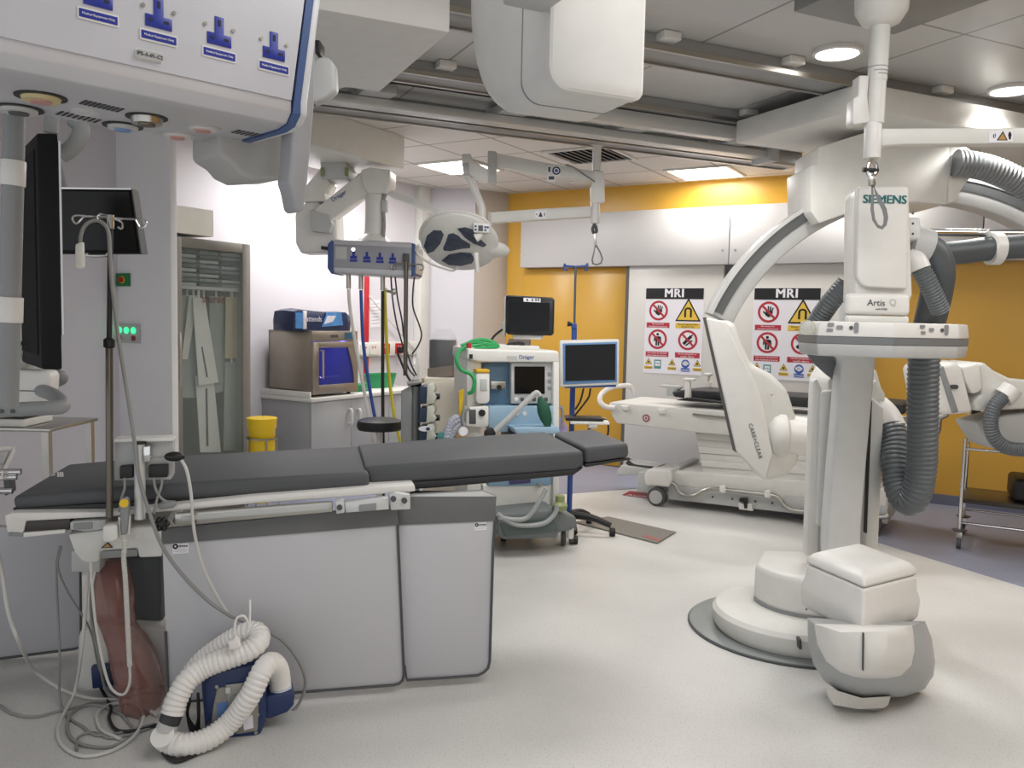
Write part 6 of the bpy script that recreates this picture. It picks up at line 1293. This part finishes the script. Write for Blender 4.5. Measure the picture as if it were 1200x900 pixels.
# ================================================================== WIRE TROLLEY (right edge)
WT = WB; wv = -1.45; wt_ = thing('wire_trolley', WB.w(.5,-1.2,0), 'chrome tubular trolley with a dark lower shelf at the right edge', 'trolley')
l0 = onz(1123,643,0); L0 = WB.loc(l0); uA, vA = L0[0], L0[1]; uB, vB = uA+.75, vA+.5
ztop = WB.px(1132,514,vA)[2]
for u_, v_ in ((uA,vA),(uA,vB),(uB,vA),(uB,vB)):
    MB(WB).cyl((u_,v_,.13),(u_,v_,ztop),.0125).build('post', CHROME, wt_)
    b = MB(WB); b.lathe((u_,v_,.125),(0,0,1),[(0,.04),(.008,.05),(.012,.015)],20); b.build('buffer', DGREY, wt_)
    b = MB(WB); b.cyl((u_-.014,v_,.04),(u_+.014,v_,.04),.04,n=22); b.build('castor', DGREY, wt_, .006)
    b = MB(WB); b.box(u_-.02,u_+.02,v_-.012,v_+.012,.05,.12); b.build('fork', STEEL, wt_, .004)
zsh, zlo, zmid = WB.px(1135,585,vA)[2], WB.px(1130,613,vA)[2], WB.px(1133,526,vA)[2]
for z in (zlo,zmid):
    for a, c_ in (((uA,vA),(uB,vA)),((uA,vB),(uB,vB)),((uA,vA),(uA,vB)),((uB,vA),(uB,vB))): MB(WB).cyl((*a,z),(*c_,z),.009).build('rail', CHROME, wt_)
MB(WB).box(uA,uB,vA,vB,zsh-.03,zsh).build('lower_shelf', mat('dark_bronze_shelf','#3a332b',.3,.3), wt_, .004)
MB(WB).box(uA,uB,vA,vB,ztop-.02,ztop-.005).build('upper_shelf', STEEL, wt_, .003)
o = MB(WB).plan([(uA+.3,vA+.06),(uB-.05,vA+.04),(uB-.05,vB-.05),(uA+.26,vB-.06)],zsh+.002,zsh+.16).build('black_case', BLACK, None, .03,3); tag(o,'black rounded case lying on the dark shelf of the chrome trolley','case')
# test tube style rack with openings
rk = thing('bottle_rack', WB.w(uA+.15,vA+.2,ztop), 'white gridded rack with blue bottles on top of the chrome trolley', 'rack')
for i in range(5): MB(WB).box(uA+.0+i*.085,uA+.012+i*.085,vA+.05,vA+.06,ztop,ztop+.24).build('bar', WHITE2, rk)
for i in range(4): MB(WB).box(uA,uA+.355,vA+.05,vA+.06,ztop+i*.075,ztop+.012+i*.075).build('bar', WHITE2, rk)
for i in range(4):
    for j in range(3):
        o = MB(WB).cyl((uA+.05+i*.085,vA+.11,ztop+.005+j*.075),(uA+.05+i*.085,vA+.11,ztop+.06+j*.075),.028).build('bottle', mat('teal_bottle','#1f5566',.3) if (i+j)%2 else mat('dark_bottle','#15191c',.3)); tag(o,'small dark or teal bottle in the white gridded rack','bottle','bottles in the gridded rack')
# ================================================================== LEFT SIDE EQUIPMENT
A, B_2 = Vector(CF.px(46,300,2.4)[:2]), Vector(CF.px(70.5,300,2.4)[:2]); far = Vector(CF.px(9,300,2.93)[:2]); dv = far-A
bm_ = thing('large_monitor', (A.x,A.y,CF.px(50,433,2.4)[2]), 'large black monitor seen almost edge on behind the grey pole', 'monitor')
zt_, zb_ = CF.px(58,156,2.4)[2], CF.px(50,433,2.4)[2]
LM = Fr((A.x,A.y,0), math.degrees(math.atan2(-dv.x,-dv.y)))   # u towards the viewer along the screen
Ln = dv.length
th = (B_2-A).length*.98
pl = [A,B_2,B_2+dv,A+dv]
MB().plan([tuple(p) for p in pl],zb_,zt_).build('case', mat('matt_black_case','#0e0f10',.55, spec=.2), bm_, .006)
qs = A+(A-B_2).normalized()*.004
MB().plan([tuple(p) for p in (qs+dv*.06,qs+dv*.94,A+dv*.94,A+dv*.06)],zb_+.04,zt_-.04).build('screen', mat('matt_screen','#0a0b0d',.6, var=0, spec=.12), bm_)
e = B_2+(B_2-A).normalized()*.001; f = (B_2-A).normalized()*.006
MB().plan([tuple(p) for p in (e,e+f,e+f+dv,e+dv)],zb_+.1,zt_-.02).build('silver_edge', ALU, bm_)
b = MB(CF); b.tube([CF.px(x,y,2.55) for x,y in ((72,182),(81,176),(90,166),(95,155),(94,147),(86,140))], .024, 12, 6); b.build('curved_arm', MGREY, bm_)
b = MB(CF); b.cyl(CF.px(60,156,2.6),CF.px(62,120,2.6),.02); b.build('hanger', MGREY, bm_)
sm2 = thing('wall_monitor', CF.w(*CF.px(115,297,3.3)), 'black flat monitor with a silver top edge behind the drip pole hooks', 'monitor')
V3 = 3.3
MB(CF).slab([(60,221),(154,222),(165,297),(60,297)], V3, V3+.05).build('case', mat('matt_black_case','#121315',.5), sm2, .006)
MB(CF).slab([(62,224),(151,225),(161,293),(62,293)], V3-.004, V3).build('screen', SCREEN, sm2)
MB(CF).slab([(60,219.3),(154,220.5),(154,222.3),(60,221.3)], V3-.006, V3+.05).build('top_edge', CHROME, sm2)
MB(CF).slab([(153.5,221),(155,222),(166,297),(164.5,297)], V3-.006, V3+.05).build('side_edge', DGREY, sm2)
b = MB(CF); b.tube([CF.px(x,y,V3) for x,y in ((102,297),(104,299.5),(124,299.5),(126,297))], .006, 7); b.build('wire_handle', STEEL, sm2)
b = MB(CF); b.cyl(CF.px(80,260,V3+.06),CF.px(60,180,V3+.3),.03); b.build('mount_arm', MGREY, sm2)
# console with grey handles
cn = thing('control_console', CF.w(*CF.px(25,475,2.6)), 'white control console with thick grey tube handles at the left edge', 'console')
CD = 2.6
MB(CF).slab([(-40,432),(55,434),(59,440),(58,455),(50,476),(-40,474)], CD, CD+.06).build('case', WHITE, cn, .02, 3)
MB(CF).slab([(-40,456.5),(56,458),(56,459),(-40,457.5)], CD-.003, CD+.01).build('seam', DGREY, cn)
MB(CF).slab([(20,408),(32,422),(32,436),(20,436)], CD+.1, CD+.2).build('neck', LGREY, cn, .006)
MB(CF).slab([(8,408),(20,412),(20,434),(8,434)], CD+.1, CD+.2).build('port_block', mat('port_beige','#c9c0b2',.5), cn, .004)
b = MB(CF); b.tube([CF.px(x,y,v) for x,y,v in ((-30,483,CD-.22),(0,481,CD-.22),(35,479,CD-.22),(60,478,CD-.22),(72,476.5,CD-.2),(73,472,CD-.16),(66,465,CD-.1),(56,460,CD-.03),(46,457,CD+.03))], .021, 14, 6); b.build('handle', MGREY, cn)
b = MB(CF); b.tube([CF.px(x,y,v) for x,y,v in ((40,439,CD+.2),(60,438.5,CD+.2),(71,440,CD+.2),(73,444,CD+.22),(66,448,CD+.28),(58,450,CD+.3))], .018, 12, 6); b.build('handle', MGREY, cn)
for x in (14,1): b = MB(CF); b.disc(CF.px(x,482,CD-.245),.006,.006,12); b.build('screw', DGREY, cn)
# steel table with device
sd_ = thing('steel_table', CF.w(*CF.px(30,620,3.0)), 'low steel side table behind the head of the operating table', 'table'); sd_.location.z = 0
TD = 4.3; zt_ = CF.px(30,502,TD)[2]; x1 = CF.px(59,502,TD)[0]; x0 = x1-.8
MB(CF).box(x0,x1,TD,TD+.5,zt_-.018,zt_).build('top', STEEL, sd_, .003)
for x, v_ in ((x1-.03,TD+.02),(x1-.03,TD+.46),(x0+.03,TD+.02),(x0+.03,TD+.46)): MB(CF).box(x-.018,x+.018,v_-.018,v_+.018,0,zt_-.018).build('leg', STEEL, sd_)
MB(CF).box(x0+.02,x1-.02,TD+.05,TD+.45,.25,.265).build('shelf', STEEL, sd_, .002)
dvv = thing('white_device', CF.w(*CF.px(5,502,TD+.02)), 'flat white device with a black rim lying on the steel table', 'device')
xx = CF.px(28,498,TD+.02)[0]
MB(CF).box(xx-.5,xx,TD+.02,TD+.3,zt_+.001,zt_+.045).build('body', WHITE2, dvv, .012, 3); MB(CF).box(xx-.5,xx+.002,TD+.018,TD+.302,zt_+.046,zt_+.054).build('rim', BLACK, dvv, .003)
MB(CF).box(xx-.49,xx-.01,TD+.03,TD+.29,zt_+.055,zt_+.068).build('lid', ALU, dvv, .004)
# white tray corner close to the head of the table
zt2 = .90
tr2 = thing('instrument_tray', onz(6,545,zt2), 'white tray corner at the far left edge beside the mattress', 'tray')
def tp(pts, z0, z1, nm, m): b = MB(); b.prism([tuple(onz(x,y,zt2)+Vector((0,0,z0))) for x,y in pts],(0,0,z1-z0)); b.build(nm, m, tr2, .003)
tp([(18,529),(3,560),(-60,563),(-45,529)],-.006,.006,'plate',WHITE)
tp([(18,529),(3,560),(1.5,560),(16,529)],.006,.022,'rim',WHITE); tp([(18,529),(18,530.5),(-25,530.5),(-25,529)],.006,.022,'rim',WHITE)
tp([(10,534),(5,546),(-6,546),(-2,534)],.006,.018,'recess_block',LGREY)
a_ = onz(-38,550,zt2); b = MB(); b.cyl((a_.x,a_.y,zt2-.01),(a_.x-.02,a_.y+.05,.03),.016); b.build('stand_pole', STEEL, tr2)
b = MB(); b.box(a_.x-.3,a_.x+.02,a_.y+.02,a_.y+.08,.0,.04); b.build('stand_foot', DGREY, tr2, .008)
b = MB(CF); b.cyl(CF.px(14,436,CD+.15),CF.px(30,400,CD+.1),.03); b.cyl(CF.px(30,400,CD+.1),CF.px(40,330,CD+.1),.025); b.build('hanger_arm', LGREY, cn)
# ================================================================== LIGHT
def area(name, loc, size, e, col=(1,.985,.965), rot=(0,0,0), sy=None):
    l = bpy.data.lights.new(name,'AREA'); l.energy = e; l.size = size; l.color = col
    if sy: l.shape = 'RECTANGLE'; l.size_y = sy
    o = bpy.data.objects.new(name, l); COL.objects.link(o); o.location = loc; o.rotation_euler = rot
    return o
p = GF.w(2.3,4.2,CEIL-.24); area('ceiling_fill', p, 1.6, 30, sy=.5)  # unseen fill areas added under the ceiling, no fixtures modelled for them
p = GF.w(1.6,1.2,CEIL-.03); area('ceiling_fill', p, 2.4, 46, sy=1.2)
p = GF.w(4.3,1.2,CEIL-.03); area('ceiling_fill', p, 1.6, 30, sy=1.2)
p = WL.w(-1.9,-.55,2.78); area('wall_washer', p, 1.0, 34, rot=(0,0,math.radians(59)), sy=.3)
p = WB.w(1.2,-1.3,CEIL-.05); area('ceiling_fill', p, .6, 5)
p = WB.w(-3.6,-1.5,CEIL-.03); area('ceiling_fill', p, .6, 10)
w = bpy.data.worlds.new('room_ambient'); SC.world = w; w.use_nodes = True
bg = w.node_tree.nodes['Background']; bg.inputs[0].default_value = (.95,.97,1,1); bg.inputs[1].default_value = 1.05
SC.view_settings.view_transform = 'Standard'
SC.view_settings.look = 'None'
SC.view_settings.exposure = 0
SC.cycles.use_denoising = True
SC.cycles.max_bounces = 8
SC.cycles.sample_clamp_indirect = 6
